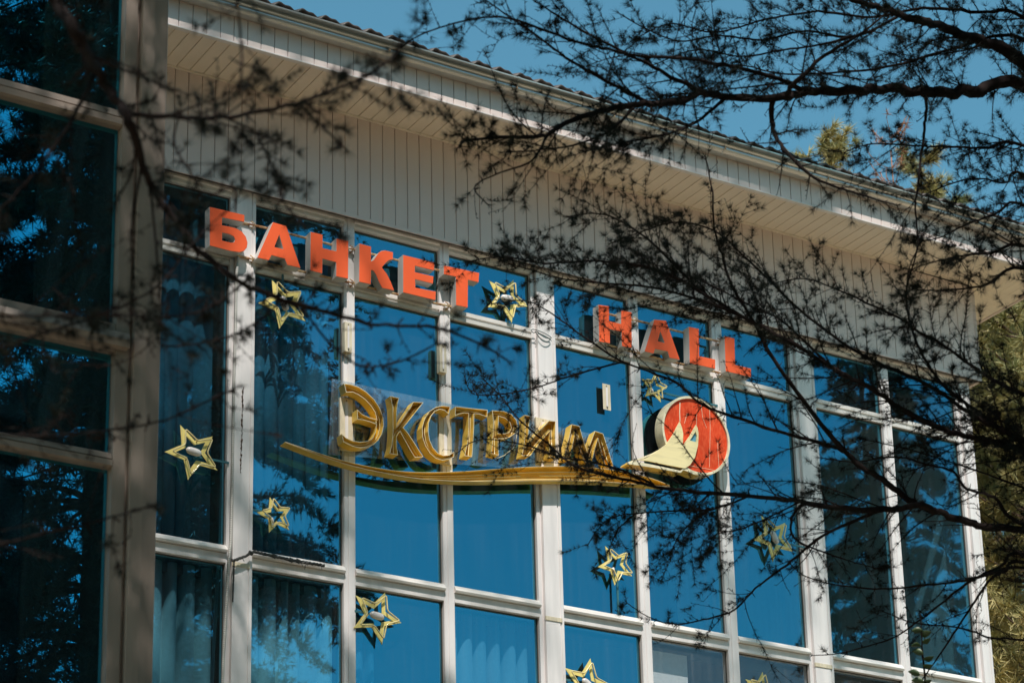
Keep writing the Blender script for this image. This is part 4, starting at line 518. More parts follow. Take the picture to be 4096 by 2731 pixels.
wpart(MB().prism([(-5.0,6.520),(-5.035,6.525),(-5.045,6.56),(-5.03,6.60),(-5.0,6.61)], 'x', 3.45, 4.10), 'bar_cap', M_wing)
wpart(MB().box(-6.2, 4.6, -5.7, -0.2, 11.4, 11.6), 'flat_roof', M_siding)
wpart(MB().box(-6.0, 4.19, -3.4, -3.3, 0.1, 11.4), 'room_wall', M_room)

# ---------------------------------------------------------------- orange letter signs
def inset(loop, d):
    n = len(loop); out = []
    A = sum(loop[i][0]*loop[(i+1)%n][1]-loop[(i+1)%n][0]*loop[i][1] for i in range(n))
    sg = 1 if A > 0 else -1
    for i in range(n):
        p0 = Vector(loop[i-1]); p1 = Vector(loop[i]); p2 = Vector(loop[(i+1)%n])
        e1 = (p1-p0).normalized(); e2 = (p2-p1).normalized()
        n1 = Vector((-e1.y, e1.x))*sg; n2 = Vector((-e2.y, e2.x))*sg
        b = n1+n2
        if b.length < 1e-4: b = n1.copy()
        b.normalize(); k = d/max(0.45, b.dot(n1))
        out.append(tuple(p1+b*k))
    return out
def word_sign(letters, rails, label, standoffs):
    s = thing('letter_sign', label, 'sign', 'orange block letter signs', loc=(letters[0][0][0][0], -0.1, letters[0][0][0][1]))
    for outer, hole in letters:
        loops = [outer]+([hole] if hole else [])
        body = part(MB().poly(loops, -0.143, -0.062), 'letter', M_letter_side, False, s)
        f_loops = [inset(outer, 0.0022)]+([inset(hole, -0.0022)] if hole else [])
        fo = MB().poly(f_loops, -0.1465, -0.1425).obj('letter_face', M_orange)
        fo.parent = body; fo.matrix_parent_inverse = Matrix.Identity(4)
    for r_ in rails:
        part(MB().tube(r_, 0.0095, 6), 'rail', M_rust, False, s)
    for x, z in standoffs:
        part(MB().box(x-0.02, x+0.02, -0.075, -0.040, z-0.018, z+0.018), 'rail_clamp', M_frame, False, s)
        part(MB().tube([(x, -0.05, z-0.03), (x+0.012, -0.095, z+0.0), (x-0.004, -0.06, z+0.035)], 0.005, 5), 'clamp_bolt', M_rust, False, s)
    return s
def rail_z(r_, x):
    for a, b in zip(r_[:-1], r_[1:]):
        if a[0] <= x <= b[0]: return a[2]+(b[2]-a[2])*(x-a[0])/(b[0]-a[0])
    return r_[-1][2]
xs1 = [7.10, 7.945, 8.797, 9.60]
word_sign(ORANGE_FIRST, RAILS_FIRST, 'orange block letters of the longer word with grey sides on rusty rails, upper left', [(x, rail_z(r_, x)) for r_ in RAILS_FIRST for x in xs1[:3]])
xs2 = [10.61, 11.47]
word_sign(ORANGE_SECOND, RAILS_SECOND, 'orange block letters of the short word partly behind branches, above the round red disc', [(x, rail_z(r_, x)) for r_ in RAILS_SECOND for x in xs2])

# ---------------------------------------------------------------- gold neon sign
gs = thing('gold_neon_sign', 'gold open channel letters with neon tubes above a long gold swoosh on clear panel', 'sign', loc=(9.0,-0.1,8.6))
GF, GB = -0.155, -0.068
for outer, hole in GOLD:
    loops = [outer]+([hole] if hole else [])
    inn = [inset(outer, 0.0035)]+([inset(hole, -0.0035)] if hole else [])
    mb = MB()
    for lo, li in zip(loops, inn):
        n = len(lo); b = len(mb.v)
        for y, l in ((GF,lo),(GB,lo),(GF,li),(GB-0.006,li)):
            for p in l: mb.v.append((p[0], y, p[1]))
        for i in range(n):
            j = (i+1)%n
            mb.f.append((b+i,b+j,b+n+j,b+n+i)); mb.face_mat(1,0)
            mb.f.append((b+2*n+j,b+2*n+i,b+3*n+i,b+3*n+j)); mb.face_mat(1,0)
            mb.f.append((b+j,b+i,b+2*n+i,b+2*n+j)); mb.face_mat(1,1)
    body = part(mb, 'channel_letter', [M_gold, M_cream], False, gs)
    bk = MB().poly(inn, GB-0.006, GB).obj('letter_back', M_goldback); bk.parent = body
    for lo, d in [(outer, 0.013)]+([(hole, -0.011)] if hole else []):
        t = inset(lo, d)
        tb = MB().tube([(p[0], -0.118, p[1]) for p in t], 0.0042, 6, closed=True).obj('neon_tube', M_neon, None, True); tb.parent = body
# swoosh channel
def resample(l, n):
    xs_ = [p[0] for p in l]; zs_ = [p[1] for p in l]
    X = np.linspace(xs_[0], xs_[-1], n)
    Z = np.interp(X, xs_, zs_)
    for _ in range(3): Z[1:-1] = 0.25*Z[:-2]+0.5*Z[1:-1]+0.25*Z[2:]
    return list(zip(X.tolist(), Z.tolist()))
st_, sb_ = resample(SWOOSH_TOP, 60), resample(SWOOSH_BOTTOM, 60)
sb_ = [(b[0], min(b[1], t[1]-0.006)) for b, t in zip(sb_, st_)]
outer = st_+sb_[::-1]
mb = MB(); b = 0
inn = [(p[0], p[1]-0.0025) for p in st_]+[(p[0], p[1]+0.0025) for p in sb_[::-1]]
n = len(outer)
for y, l in ((GF,outer),(GB,outer),(GF,inn),(GB-0.006,inn)):
    for p in l: mb.v.append((p[0], y, p[1]))
for i in range(n):
    j = (i+1)%n
    mb.f.append((b+i,b+j,b+n+j,b+n+i)); mb.face_mat(1,0)
    mb.f.append((b+2*n+j,b+2*n+i,b+3*n+i,b+3*n+j)); mb.face_mat(1,0)
    mb.f.append((b+j,b+i,b+2*n+i,b+2*n+j)); mb.face_mat(1,1)
sw = part(mb, 'swoosh', [M_gold, M_cream], False, gs)
o = MB().poly([inn], GB-0.006, GB).obj('swoosh_back', M_goldback); o.parent = sw
for fr, i0, i1 in ((0.30,14,55),(0.55,20,36),(0.55,38,58),(0.80,16,50)):
    pts = [(st_[i][0], -0.115, st_[i][1]+(sb_[i][1]-st_[i][1])*fr) for i in range(i0, i1)]
    o = MB().tube(pts, 0.0042, 6).obj('neon_tube', M_neon, None, True); o.parent = sw
# clear panel
(x0,zt0),(x0b,zb0),(x1,zt1),(x1b,zb1) = PANEL
mb = MB()
for y in (-0.054,-0.050):
    mb.v += [(x0,y,zt0),(x0b,y,zb0),(x1b,y,zb1-0.12),(x1,y,zt1)]
mb.f += [(0,1,2,3),(7,6,5,4),(0,4,5,1),(1,5,6,2),(2,6,7,3),(3,7,4,0)]; mb.face_mat(6,0)
part(mb, 'clear_panel', M_acrylic, False, gs)
part(MB().tube(LAMP_WIRE, 0.003, 5), 'wire', M_cream, False, gs)

# ---------------------------------------------------------------- round disc sign
cx, cz = DISC
ds = thing('round_sign', 'round red disc sign with cream rim and two pointed cream spires sweeping left', 'sign', loc=(cx,-0.1,cz))
def circ(r, n=72): return [(cx+r*math.cos(2*PI*i/n), cz+r*math.sin(2*PI*i/n)) for i in range(n)]
RO, RI = 0.345, 0.325
mb = MB()
co, ci = circ(RO), circ(RI); n = len(co)
for y, l in ((-0.18,co),(-0.075,co),(-0.18,ci),(-0.075,ci)):
    for p in l: mb.v.append((p[0], y, p[1]))
for i in range(n):
    j = (i+1)%n
    mb.f += [(i,j,n+j,n+i),(2*n+j,2*n+i,3*n+i,3*n+j),(j,i,2*n+i,2*n+j)]; mb.face_mat(2,1); mb.face_mat(1,0)
rim = part(mb, 'rim', [M_cream, M_pale], True, ds)
mod = rim.modifiers.new('crisp_edges', 'EDGE_SPLIT'); mod.split_angle = math.radians(35)
hole = CASTLE_HOLE
part(MB().poly([circ(RI-0.0005), inset(hole, -0.004)], -0.165, -0.160), 'disc_face', M_red, False, ds)
part(MB().poly([CASTLE, hole], -0.190, -0.178), 'spire_panel', M_castle, False, ds)
part(MB().poly([inset(hole, -0.006)], -0.176, -0.168), 'blue_insert', M_insert, False, ds)
part(MB().poly([TAIL_LOW], -0.1795, -0.085), 'tail_side', M_gold, False, ds)
part(MB().poly([inset(TAIL_LOW, 0.0015)], -0.184, -0.179), 'tail_frame', M_cream, False, ds)
part(MB().poly([TAIL_HIGH], -0.182, -0.150), 'tail_frame', [M_cream], False, ds)
for k, c_ in enumerate(CORDS):
    part(MB().tube([(p[0], -0.168, p[1]) for p in c_], 0.0042 if k == 0 else 0.0017, 5), 'cord', M_cream, False, ds)
for a in (0.5, 1.6, 2.7, 3.6, 5.2):
    x, z = cx+(RO-0.012)*math.cos(a), cz+(RO-0.012)*math.sin(a)
    part(MB().tube([(x,-0.183,z),(x,-0.176,z)], 0.004, 6), 'screw', M_rust, False, ds)
part(MB().box(cx-0.12, cx-0.08, -0.16, -0.04, cz+0.05, cz+0.09), 'bracket', M_frame, False, ds)
part(MB().box(cx+0.10, cx+0.14, -0.16, -0.04, cz-0.12, cz-0.08), 'bracket', M_frame, False, ds)

# ---------------------------------------------------------------- neon stars
def star_loop(cx_, cz_, r, base, inner=0.44):
    out = []
    for i in range(10):
        a = base - i*PI/5; q = r if i % 2 == 0 else r*inner
        out.append((cx_+q*math.cos(a), cz_+q*math.sin(a)))
    return out
def rounded(loop, d, seg=4):
    n = len(loop); out = []
    for i in range(n):
        p0, p1, p2 = Vector(loop[i-1]), Vector(loop[i]), Vector(loop[(i+1)%n])
        a = p1+(p0-p1).normalized()*d; b = p1+(p2-p1).normalized()*d
        for s in range(seg+1):
            t = s/seg
            out.append(tuple(a*(1-t)**2 + p1*2*t*(1-t) + b*t*t))
    return out
star_info = [
 ('gold neon star hanging below the first two orange letters of the longer word', 'pearl', ('down',0.0)),
 ('gold neon star right of the last orange letter of the longer word', 'pearl', ('down',9.94)),
 ('large gold neon star with pearl box in the tall left window beside the wing', 'pearl', ('right',6.95)),
 ('small gold neon star below the left tip of the gold swoosh', None, ('left',7.13)),
 ('smallest gold neon star between the short orange word and the red disc', None, ('right',11.44)),
 ('gold neon star behind branches right of and below the red disc', 'pearl', ('right',12.28)),
 ('medium gold neon star with open centre above a thin vertical arm, under the swoosh', None, ('down',7.62)),
 ('large gold neon star with pearl box at the upper left corner of a lower window', 'pearl', ('left',7.98)),
 ('gold neon star cut by the bottom edge of the picture, left of the hanging sheet', 'pearl', ('left',9.81)),
 ('gold neon star tip peeking over the bottom edge in front of the right lower window', None, ('right',12.27)),
]
for k, ((sx, sz, r, base), (label, box, (side, lim))) in enumerate(zip(STARS, star_info)):
    s = thing('neon_star', label, 'star', 'gold neon stars on the windows', loc=(sx,-0.05,sz))
    o_ = star_loop(sx, sz, r, base)
    i_ = star_loop(sx, sz, r*0.63, base)
    part(MB().poly([o_, i_], -0.056, -0.050), 'star_plate', M_star, False, s)
    rk = random.Random(40+k)
    tb = rounded(star_loop(sx+0.012*rk.uniform(0.5,1.2), sz+rk.uniform(-0.004,0.012), r*0.83, base+rk.uniform(-0.05,0.05), 0.50), r*0.085)
    part(MB().tube([(p[0], -0.082, p[1]) for p in tb], 0.0058, 7, closed=True), 'neon_tube', M_neon, True, s)
    for q in (1, 4, 7):
        p = tb[(q*5+2) % len(tb)]
        part(MB().tube([(p[0], -0.085, p[1]), (p[0]*0.97+sx*0.03, -0.05, p[1]*0.97+sz*0.03)], 0.0045, 5), 'tube_clip', M_rust, False, s)
    if box:
        mb = MB(); nseg, nr = 10, 12; ang = base+rk.uniform(-0.6,0.9) if k not in (2,7) else -0.12
        for i in range(nseg+1):
            t = -1+2*i/nseg; rr = max(0.02, (1-abs(t)**3.2))**0.5
            for j in range(nr):
                a = 2*PI*j/nr
                lx, lz, ly = t*0.062, math.sin(a)*0.030*rr, math.cos(a)*0.022*rr
                mb.v.append((sx+lx*math.cos(ang)-lz*math.sin(ang), -0.075+ly, sz+lx*math.sin(ang)+lz*math.cos(ang)))
        for i in range(nseg):
            for j in range(nr):
                mb.f.append((i*nr+j, i*nr+(j+1)%nr, (i+1)*nr+(j+1)%nr, (i+1)*nr+j))
        mb.f.append(tuple(range(nr))); mb.f.append(tuple(nseg*nr+j for j in range(nr))[::-1]); mb.face_mat(len(mb.f),0)
        part(mb, 'transformer', M_trans, True, s)
    else:
        part(MB().tube([(sx-0.02,-0.07,sz-r*0.45),(sx-0.035,-0.07,sz-r*0.18)], 0.011, 7), 'transformer', M_trans, True, s)
    t_ = 0.008
    if side == 'right': arm = MB().box(sx+r*0.15, lim, -0.048, -0.040, sz-0.02-t_, sz-0.02+t_)
    elif side == 'left': arm = MB().box(lim, sx-r*0.15, -0.048, -0.040, sz+0.02-t_, sz+0.02+t_)
    else:
        zb = lim if lim else TB+0.0
        if k == 0: arm = MB().box(sx-t_, sx+t_, -0.048, -0.040, sz+r*0.2, TB+0.02)
        else: arm = MB().box(sx+0.02-t_, sx+0.02+t_, -0.048, -0.040, zb-0.01, sz-r*0.2)
    part(arm, 'support_arm', M_arm, False, s)

# ---------------------------------------------------------------- plastic boxes, conduit, cables
plate_labels = ['beige plastic box on the mullion under the third orange letter','beige plastic box with a raised strip on the mullion under the orange K and E',
 'lone pale plastic box on the glass left of the red disc','pale mounting plate behind the first gold letter','pale mounting plate behind the third gold letter','pale mounting plate on the wide post behind the sixth gold letter']
for (x0,x1,z0,z1), lb in zip(PLATES, plate_labels):
    yb = -0.04 if x0 < 11 and not (10.3 < x0 < 10.6) else -0.004
    t = thing('mounting_box', lb, 'box', 'plastic mounting boxes', loc=(x0,-0.05,z0))
    za, zb2 = min(z0,z1), max(z0,z1); xa, xb = min(x0,x1), max(x0,x1)
    yf = {0:-0.085,1:-0.085,2:-0.045,3:-0.066,4:-0.066,5:-0.067}[plate_labels.index(lb)]
    part(MB().box(xa, xb, yf, yb if yb > yf else yf+0.03, za, zb2), 'box_body', M_box, False, t)
    part(MB().box(xa+(xb-xa)*0.38, xa+(xb-xa)*0.62, yf-0.004, yf+0.001, za+0.03, zb2-0.03), 'raised_strip', M_frame, False, t)
    for zz in (za+0.018, zb2-0.018):
        part(MB().tube([((xa+xb)/2, yf-0.003, zz), ((xa+xb)/2, yf+0.002, zz)], 0.005, 6), 'screw', M_cable, False, t)

# ribbed conduit
P = [Vector(p) for p in CONDUIT]; dense = []; 
for a, b in zip(P[:-1], P[1:]):
    nseg = max(2, int((b-a).length/0.007))
    for i in range(nseg): dense.append(a+(b-a)*(i/nseg))
rad = [0.0125 if i % 2 else 0.0105 for i in range(len(dense))]
o = MB().tube(dense, rad, 8).obj('cable_conduit', M_conduit, None, False)
tag(o, 'grey ribbed conduit running down the left window post', 'conduit')
rk = random.Random(9)
mb = MB()
B = [Vector(p) for p in BUNDLE]; dense = []
for a, b in zip(B[:-1], B[1:]):
    nseg = max(2, int((b-a).length/0.012))
    for i in range(nseg): dense.append(a+(b-a)*(i/nseg))
for s in range(3):
    mb.tube([p+Vector((0, 0.006*math.sin(i*0.9+2*s), 0.007*math.cos(i*0.9+2*s))) for i, p in enumerate(dense)], [0.0065*rk.uniform(0.7,1.3) for _ in dense], 5)
for i in range(6):
    p = dense[rk.randrange(len(dense))]
    mb.tube([p, p+Vector((rk.uniform(-0.03,0.03), -0.01, rk.uniform(-0.07,0.02)))], 0.0025, 4)
for p in (B[4], B[7], B[9], B[10]):
    mb.tube([p+Vector((-0.014,0,0.004)), p+Vector((0.016,0,-0.004))], 0.016, 6)
o = mb.obj('cable_bundle', M_cable)
tag(o, 'black twisted cable bundle lying along the sill right of the conduit', 'cable')
o = MB().tube(BUNDLE_TAIL, 0.006, 6).obj('cable', M_cable); tag(o, 'grey black cable hanging down the left post below the bundle', 'cable')
mb = MB()
for l in LOOPS:
    pts = [Vector(p) for p in l]
    fine = []
    for i in range(len(pts)-1):
        p0 = pts[max(i-1,0)]; p1 = pts[i]; p2 = pts[i+1]; p3 = pts[min(i+2,len(pts)-1)]
        for s in range(5):
            t = s/5
            fine.append(0.5*((2*p1)+(p2-p0)*t+(2*p0-5*p1+4*p2-p3)*t*t+(3*p1-p0-3*p2+p3)*t**3))
    fine.append(pts[-1]); mb.tube(fine, 0.0035, 5)
o = mb.obj('cable_loop', M_greencable, None, True); tag(o, 'loose loops of dark green cable across the wide white post between the two words', 'cable')
# flaking rust crack on the left post
mb = MB(); pts = [Vector(p) for p in CRACK]; fine = []
for a, b in zip(pts[:-1], pts[1:]):
    nseg = max(2, int((b-a).length/0.012))
    for i in range(nseg): fine.append(a+(b-a)*(i/nseg)+Vector((rk.uniform(-0.003,0.003),0,0)))
mb.tube(fine, [rk.choice([0.0015,0.003,0.005,0.007])*rk.uniform(0.8,1.2) for _ in fine], 5)
part(mb, 'rust_crack', mat('rust_and_dirt', (0.09,0.045,0.025), 0.95, 0.3, 40.0))

# ---------------------------------------------------------------- trees
def tufts(P, A, k, length, width, spread, seed, cone=(0.25,1.0)):
    """k needles at each point P pointing round axis A"""
    rg = np.random.default_rng(seed)
    n = len(P)
    if n == 0: return np.zeros((0,3,3))
    P = np.repeat(P, k, 0); A = np.repeat(A, k, 0)
    D = rg.normal(size=A.shape); D -= A*np.sum(D*A, 1, keepdims=True)
    D /= np.linalg.norm(D, axis=1, keepdims=True)+1e-9
    c = rg.uniform(cone[0], cone[1], (len(P),1))
    D = A*np.sqrt(1-np.clip(c*spread,0,1)**2) + D*np.clip(c*spread,0,1)
    L_ = length*rg.uniform(0.6,1.15,(len(P),1))
    W = np.cross(D, rg.normal(size=D.shape)); W /= np.linalg.norm(W, axis=1, keepdims=True)+1e-9
    W *= width*0.5
    return np.stack([P-W, P+W, P+D*L_], 1)

def catmull(pts, n):
    P = np.array(pts); m = len(P)
    out = []
    for i in range(m-1):
        p0, p1, p2, p3 = P[max(i-1,0)], P[i], P[i+1], P[min(i+2,m-1)]
        for s in range(n):
            t = s/n
            out.append(0.5*((2*p1)+(p2-p0)*t+(2*p0-5*p1+4*p2-p3)*t*t+(3*p1-p0-3*p2+p3)*t**3))
    out.append(P[-1])
    return np.array(out)

def traced_tree(name, label, group, trunk, limbs, seed, crown, needle=(24,0.045,0.0015), scale=1.0, vis_from=2.2):
    rg = np.random.default_rng(seed)
    t = thing(name, label, 'tree', group, loc=(trunk[0],trunk[1],0))
    h = trunk[2]
    pts = [(trunk[0]+0.06*math.sin(z*0.7), trunk[1]+0.05*math.cos(z*0.9), z) for z in np.linspace(-0.1,h,26)]
    part(MB().tube(pts, [0.17*(1-0.85*i/25)+0.015 for i in range(26)], 12), 'trunk', M_bark, True, t)
    tw = MB(); TP = []; TA = []
    def twig(p, d, L, r, depth, nd):
        n = max(5, int(L/0.022))
        q = p.copy(); poly = [q.copy()]; bend = rg.normal(size=3)*0.55+np.array([0,0,0.05])
        d = d/np.linalg.norm(d)
        leafy = rg.random() < nd*1.08
        start = rg.uniform(0.0,0.4)
        for i in range(n):
            d = d+bend*(0.6/n)+rg.normal(size=3)*0.035
            d /= np.linalg.norm(d)
            q = q+d*(L/n); poly.append(q.copy())
            s = np.cross(d, rg.normal(size=3)); s /= np.linalg.norm(s)
            if depth < 2 and i > 0 and rg.random() < (0.13 if depth == 0 else 0.06):
                twig(q, d*0.9+s*0.75, L*rg.uniform(0.2,0.5), r*0.6, depth+1, min(1.0, nd*1.1) if leafy else nd*0.5)
            if leafy and i/n > start:
                if rg.random() < 0.85: TP.append(q.copy()); TA.append(d*0.75+s*rg.uniform(0.0,0.8))
            elif rg.random() < 0.75:
                tw.tube([tuple(q), tuple(q+(s*0.8+d*0.35)*rg.uniform(0.006,0.02))], [0.0024,0.0012], 3)
        if leafy:
            TP.append(q.copy()); TA.append(d.copy())
        tw.tube([tuple(x) for x in poly], [max(0.0011, r*(1-0.75*i/n)) for i in range(n+1)], 4)
    for pts, dens, nd in limbs:
        F = catmull(pts, 6)
        X, Rr = F[:,:3], np.maximum(F[:,3], 0.002)
        X = X.copy()
        jit = rg.normal(size=X.shape)*0.25; jit[0] = 0
        X += jit*Rr[:,None]
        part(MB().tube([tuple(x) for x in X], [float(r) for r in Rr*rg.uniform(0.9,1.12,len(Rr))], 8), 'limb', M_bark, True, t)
        seg = np.linalg.norm(np.diff(X, axis=0), axis=1)
        S = np.r_[0, np.cumsum(seg)]
        s = 0.12
        while s < S[-1]:
            i = min(np.searchsorted(S, s), len(X)-1)
            d = X[i]-X[i-1]; d /= np.linalg.norm(d)
            u = s/S[-1]
            side = np.cross(d, rg.normal(size=3)); side /= np.linalg.norm(side)
            L = scale*(0.06+rg.gamma(1.9,0.115))*(1.1-0.72*u)
            L = min(L, 0.85*scale)
            twig(X[i], d*rg.uniform(0.6,1.5)+side*0.85, L, min(Rr[i]*0.45, 0.0042), 0, nd)
            # short spurs and tufts right on the limb
            for _ in range(2):
                sd = np.cross(d, rg.normal(size=3)); sd /= np.linalg.norm(sd)
                q = X[i]+sd*Rr[i]
                tw.tube([tuple(q), tuple(q+sd*rg.uniform(0.008,0.03)+d*0.008)], [0.003,0.0014], 3)
                if rg.random() < nd*0.5: TP.append(q+sd*0.02); TA.append(sd)
            s += rg.uniform(0.048,0.102)/dens
        # leader tip
        TP.append(X[-1]); TA.append(X[-1]-X[-2])
    o = part(tw, 'twigs', M_bark, False, t); o['kind'] = 'stuff'
    TP = np.array(TP); TA = np.array(TA); TA /= np.linalg.norm(TA, axis=1, keepdims=True)+1e-9
    V = tufts(TP, TA, needle[0], needle[1], needle[2], 1.0, seed+1, (0.35,0.97))
    # unseen crown above the traced limbs, shaped to shade them and the wing
    cl = MB(); CP = []; CA = []
    for (z0, z1, n, reach, az0, az1, droop) in crown:
        for i in range(n):
            z = rg.uniform(z0, z1); az = rg.uniform(az0, az1); L = reach*rg.uniform(0.6,1.1)
            b = np.array([trunk[0], trunk[1], z]); d = np.array([math.cos(az), math.sin(az), 0.12])
            m = 10
            poly = [b]+[b+d*L*j/m+np.array([0,0,-droop*(j/m)**2])+rg.normal(size=3)*0.05 for j in range(1, m+1)]
            rl = np.array(poly)-np.array([0,-15,1.6])
            e_ = np.degrees(np.arctan2(rl[:,2], np.hypot(rl[:,0], rl[:,1]))); a_ = np.degrees(np.arctan2(rl[:,0], rl[:,1]))
            if np.any((e_ < 38.5) & (a_ > 12) & (a_ < 54)): continue
            for j in range(2, m+1):
                u = j/m; q = poly[j]
                for _ in range(5):
                    side = rg.normal(size=3)*np.array([1,1,0.25]); side /= np.linalg.norm(side)
                    ln = 0.55*(1.15-u*0.6)*rg.uniform(0.4,1.2)
                    for w_ in np.linspace(0.15,1,7):
                        CP.append(q+side*ln*w_+np.array([0,0,-0.10*w_*w_])); CA.append(side*0.5+rg.normal(size=3)*0.6)
            cl.tube([tuple(x) for x in poly], [0.03*(1-0.85*k/m) for k in range(m+1)], 5)
    if CP:
        o = part(cl, 'crown_limbs', M_bark, False, t); o['kind'] = 'stuff'
        CP = np.array(CP); CA = np.array(CA); CA /= np.linalg.norm(CA, axis=1, keepdims=True)
        # drop crown tufts that would fall inside the camera view
        rel = CP-np.array([0,-15,1.6])
        el = np.degrees(np.arctan2(rel[:,2], np.hypot(rel[:,0], rel[:,1])))
        az = np.degrees(np.arctan2(rel[:,0], rel[:,1]))
        keep = (el > 37.5) | (az < 14) | (az > 52)
        VC = tufts(CP[keep], CA[keep], 9, 0.10, 0.015, 1.0, seed+2)
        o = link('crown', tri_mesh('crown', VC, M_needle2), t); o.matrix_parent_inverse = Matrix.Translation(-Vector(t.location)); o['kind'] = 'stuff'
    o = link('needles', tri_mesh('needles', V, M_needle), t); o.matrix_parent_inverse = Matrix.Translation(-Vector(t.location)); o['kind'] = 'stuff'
    return len(V)

FG = 'conifers between the camera and the building'
nR = traced_tree('larch_tree', 'dark needled conifer whose limbs sweep in from the right across the eave and the letters', FG, (9.6,-7.0,25.0), RIGHT_LIMBS, 11,
    [(9.3,15.5,190,5.3,PI*0.75,PI*1.7,0.9),(8.6,15.0,24,3.2,-PI*0.35,PI*0.3,0.8),(22.6,24.6,8,3.0,PI*0.6,PI*1.5,0.4)])  # high last tier added to dapple the short word with shade
nL = traced_tree('larch_tree', 'blurred dark conifer at the left whose thick limb slants down past the wing post', FG, (0.75,-10.6,30.0), LEFT_LIMBS, 12,
    [(8.8,16.5,130,4.9,-PI*0.45,PI*0.75,0.7),(8.8,16.5,60,3.4,PI*0.75,PI*1.5,0.7),(5.8,8.5,14,2.2,PI*0.6,PI*1.2,0.5),(21.0,29.0,13,5.0,-PI*0.3,PI*0.5,0.5)], needle=(22,0.036,0.0016), scale=0.66)  # top tier and trunk height added to cast dapples on the longer word

def conifer(name, label, group, x, y, h, reach, seed, bark, leaf, z_low=2.0, n_whorl=26, per=6, tuft=(6,0.16,0.020), droop=0.25, dens=14, lean=0.0, top=0.10, tr=0.016):
    rg = np.random.default_rng(seed)
    t = thing(name, label, 'tree', group, loc=(x,y,0))
    Z = np.linspace(-0.1, h, 16)
    part(MB().tube([(x+lean*z/h, y, z*(0.965 if top > 0.2 else 1.0)) for z in Z], [tr*h*(1-0.95*i/15)+0.006 for i in range(16)], 10), 'trunk', bark, True, t)
    br = MB(); P = []; A = []
    for w_ in range(n_whorl):
        z = z_low+(h*1.0-z_low)*(w_+rg.uniform(-0.4,0.4))/n_whorl
        for b_ in range(per):
            az = rg.uniform(0,2*PI); u0 = max(0.0,(h-z)/(h-z_low))
            L = reach*(top+(1-top)*u0**0.75)*rg.uniform(0.65,1.15)
            d = np.array([math.cos(az), math.sin(az), 0.0])
            poly = []
            m = 7
            for j in range(m+1):
                u = j/m
                q = np.array([x+lean*z/h, y, z])+d*L*u+np.array([0,0,L*(0.22*u-droop*2*u*u)])+rg.normal(size=3)*0.03*L*u
                poly.append(q)
            br.tube([tuple(q) for q in poly], [max(0.006, 0.016*L*(1-0.9*k/m)) for k in range(m+1)], 4)
            poly = np.array(poly)
            n = max(4, int(dens*L))
            uu = rg.uniform(0.18,1.0,n)**0.8*m
            i0 = np.minimum(uu.astype(int), m-1); fr = (uu-i0)[:,None]
            q = poly[i0]*(1-fr)+poly[i0+1]*fr
            side = rg.normal(size=(n,3))*np.array([1,1,0.35]); side /= np.linalg.norm(side, axis=1, keepdims=True)
            sp = rg.uniform(0,0.32,(n,1))*L*0.55*(1.1-uu[:,None]/m*0.7)
            P.append(q+side*sp+np.array([0,0,-0.3])*sp*droop*3); A.append(side*0.5+d*0.5+rg.normal(size=(n,3))*0.35)
    o = part(br, 'branches', bark, False, t); o['kind'] = 'stuff'
    P = np.concatenate(P); A = np.concatenate(A); A /= np.linalg.norm(A, axis=1, keepdims=True)
    V = tufts(P, A, tuft[0], tuft[1], tuft[2], 1.0, seed+5)
    o = link('crown', tri_mesh('crown', V, leaf), t); o.matrix_parent_inverse = Matrix.Translation(-Vector(t.location)); o['kind'] = 'stuff'
    return t, len(V)

nn = 0
BG = 'sunlit pines behind the building'
for k, (x, y, h, rch, lb) in enumerate([
    (18.7,3.6,13.9,2.3,'olive pine right of the building corner, its top under the eave return'),
    (20.6,6.2,15.6,2.6,'olive pine at the right edge standing behind the nearest one'),
    (23.6,8.4,17.6,2.8,'yellow green pine at the right edge of the view, farthest to the side'),
    (20.6,9.2,19.35,1.2,'pine whose brushy top rises over the gutter left of the dead orange top'),
    (22.85,9.6,19.95,0.9,'slim pine whose top stands over the gutter just right of the dead orange top'),
    (23.75,10.4,19.8,1.3,'pine whose top shows over the gutter nearest the right edge')]):
    t, n_ = conifer('pine_tree', lb, BG, x, y, h, rch, 60+k, M_bark2, M_pine, 1.0, 44, 8, (18,0.19,0.012), -0.10, 34, 0.0, 0.42, 0.009)
    nn += n_
t, n_ = conifer('pine_tree', 'thin dead pine top with orange needles above the gutter', BG, 21.75,8.9,19.95,0.5,70, M_dead, M_dead, 17.8, 6, 4, (7,0.13,0.010), -0.45, 9, 0.0, 0.45, 0.0022); nn += n_
RG = 'dark conifers mirrored in the glass'
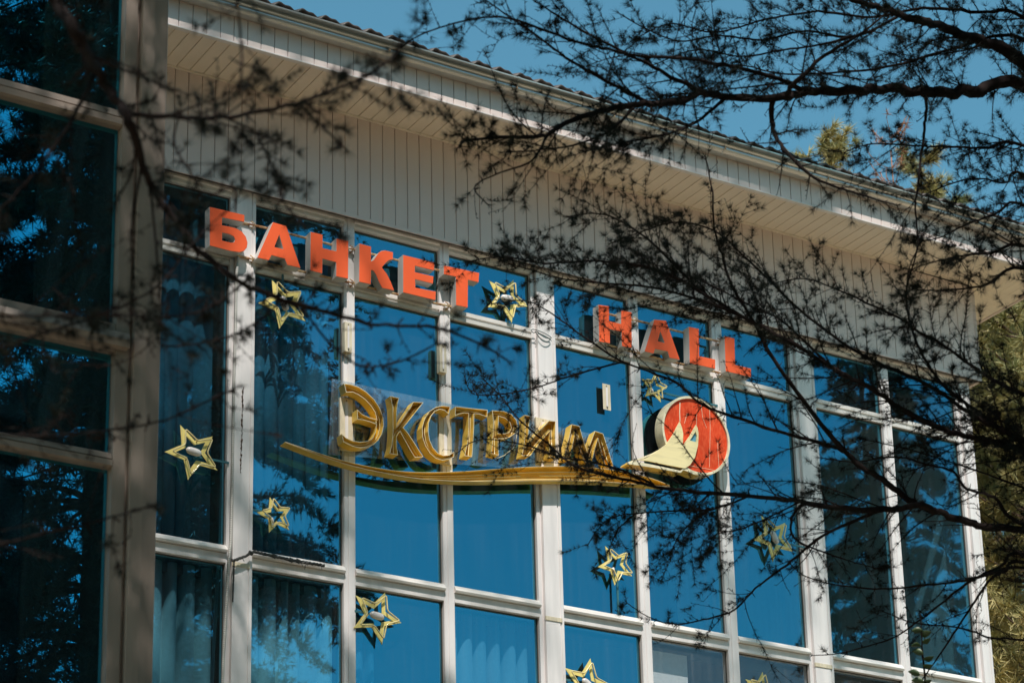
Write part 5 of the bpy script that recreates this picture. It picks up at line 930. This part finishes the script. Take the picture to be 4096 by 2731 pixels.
for k, (x, y, h, rch, lb) in enumerate([
    (14.0,-15.4,23.0,3.5,'dark conifer mirrored in the tall windows left of the gold lettering'),
    (5.2,-16.5,23.0,3.6,'dark conifer mirrored in the upper panes of the wing'),
    (8.4,-15.8,22.0,3.2,'dark conifer mirrored in the wing beside its corner post'),
    (2.0,-19.0,22.0,3.6,'dark conifer mirrored in the left panes of the wing'),
    (6.8,-20.5,24.0,3.8,'tallest dark conifer mirrored in the middle of the wing'),
    (26.6,-15.5,20.5,2.7,'dark conifer mirrored in the right hand windows beside the corner'),
    (29.6,-18.0,21.5,3.2,'taller dark conifer mirrored in the rightmost windows'),
    (12.6,-18.0,24.0,3.4,'dark conifer mirrored in the leftmost tall window beside the wing'),
    (-3.4,-14.6,18.0,2.6,'unseen dark conifer added left of the camera to block sky light')]):  # last tree is unseen, added to keep sky light off the limbs
    t, n_ = conifer('conifer_tree', lb, RG, x, y, h, rch, 80+k, M_bark, M_needle2, 2.5, 44, 10, (8,0.13,0.017), 0.30, 118 if k <= 4 else 80)
    nn += n_

# ---------------------------------------------------------------- leafy sprig
sp_ = thing('leafy_sprig', 'thin green sprig with oval leaves in front of the bottom right window', 'plant', loc=tuple(SPRIG[0]))
base = [(SPRIG[0][0]+0.1, SPRIG[0][1]+0.05, 0.0), (SPRIG[0][0]+0.04, SPRIG[0][1], SPRIG[0][2]*0.6)]
F = catmull([list(p) for p in base]+[list(p) for p in SPRIG], 5)
part(MB().tube([tuple(p) for p in F], [0.008*(1-0.75*i/len(F)) for i in range(len(F))], 6), 'stem', M_bark, True, sp_)
rk = random.Random(3)
for lx, ly, lz, sd in SPRIG_LEAVES:
    c_ = Vector((lx, ly, lz)); ax = (_r*sd*0.85+_u*rk.uniform(-0.1,0.45)-_b*rk.uniform(-0.5,0.5)).normalized()
    wd = (_u*0.8-_r*sd*0.3+_b*rk.uniform(0.1,0.7)); wd = (wd-ax*wd.dot(ax)).normalized(); nm = ax.cross(wd)
    mb = MB(); L_ = rk.uniform(0.040,0.055)
    prof = [(-1,0.0),(-0.6,0.30),(-0.1,0.46),(0.4,0.36),(0.8,0.14),(1,0.0)]
    for u, q in prof:
        for e in (-1, 0, 1):
            mb.v.append(tuple(c_+ax*L_*0.62*u+wd*L_*q*e*0.8+nm*(abs(e)*q*L_*0.35-0.1*L_*u*u)))
    for i in range(5):
        for e in (0,1):
            a = i*3+e; mb.f.append((a,a+1,a+4,a+3))
    mb.face_mat(len(mb.f),0)
    o = part(mb, 'leaf', M_leaf, True, sp_)
    so = o.modifiers.new('leaf_thickness', 'SOLIDIFY'); so.thickness = 0.0012
print('needles', nR, nL, 'trees', nn, 'objects', len(bpy.data.objects))
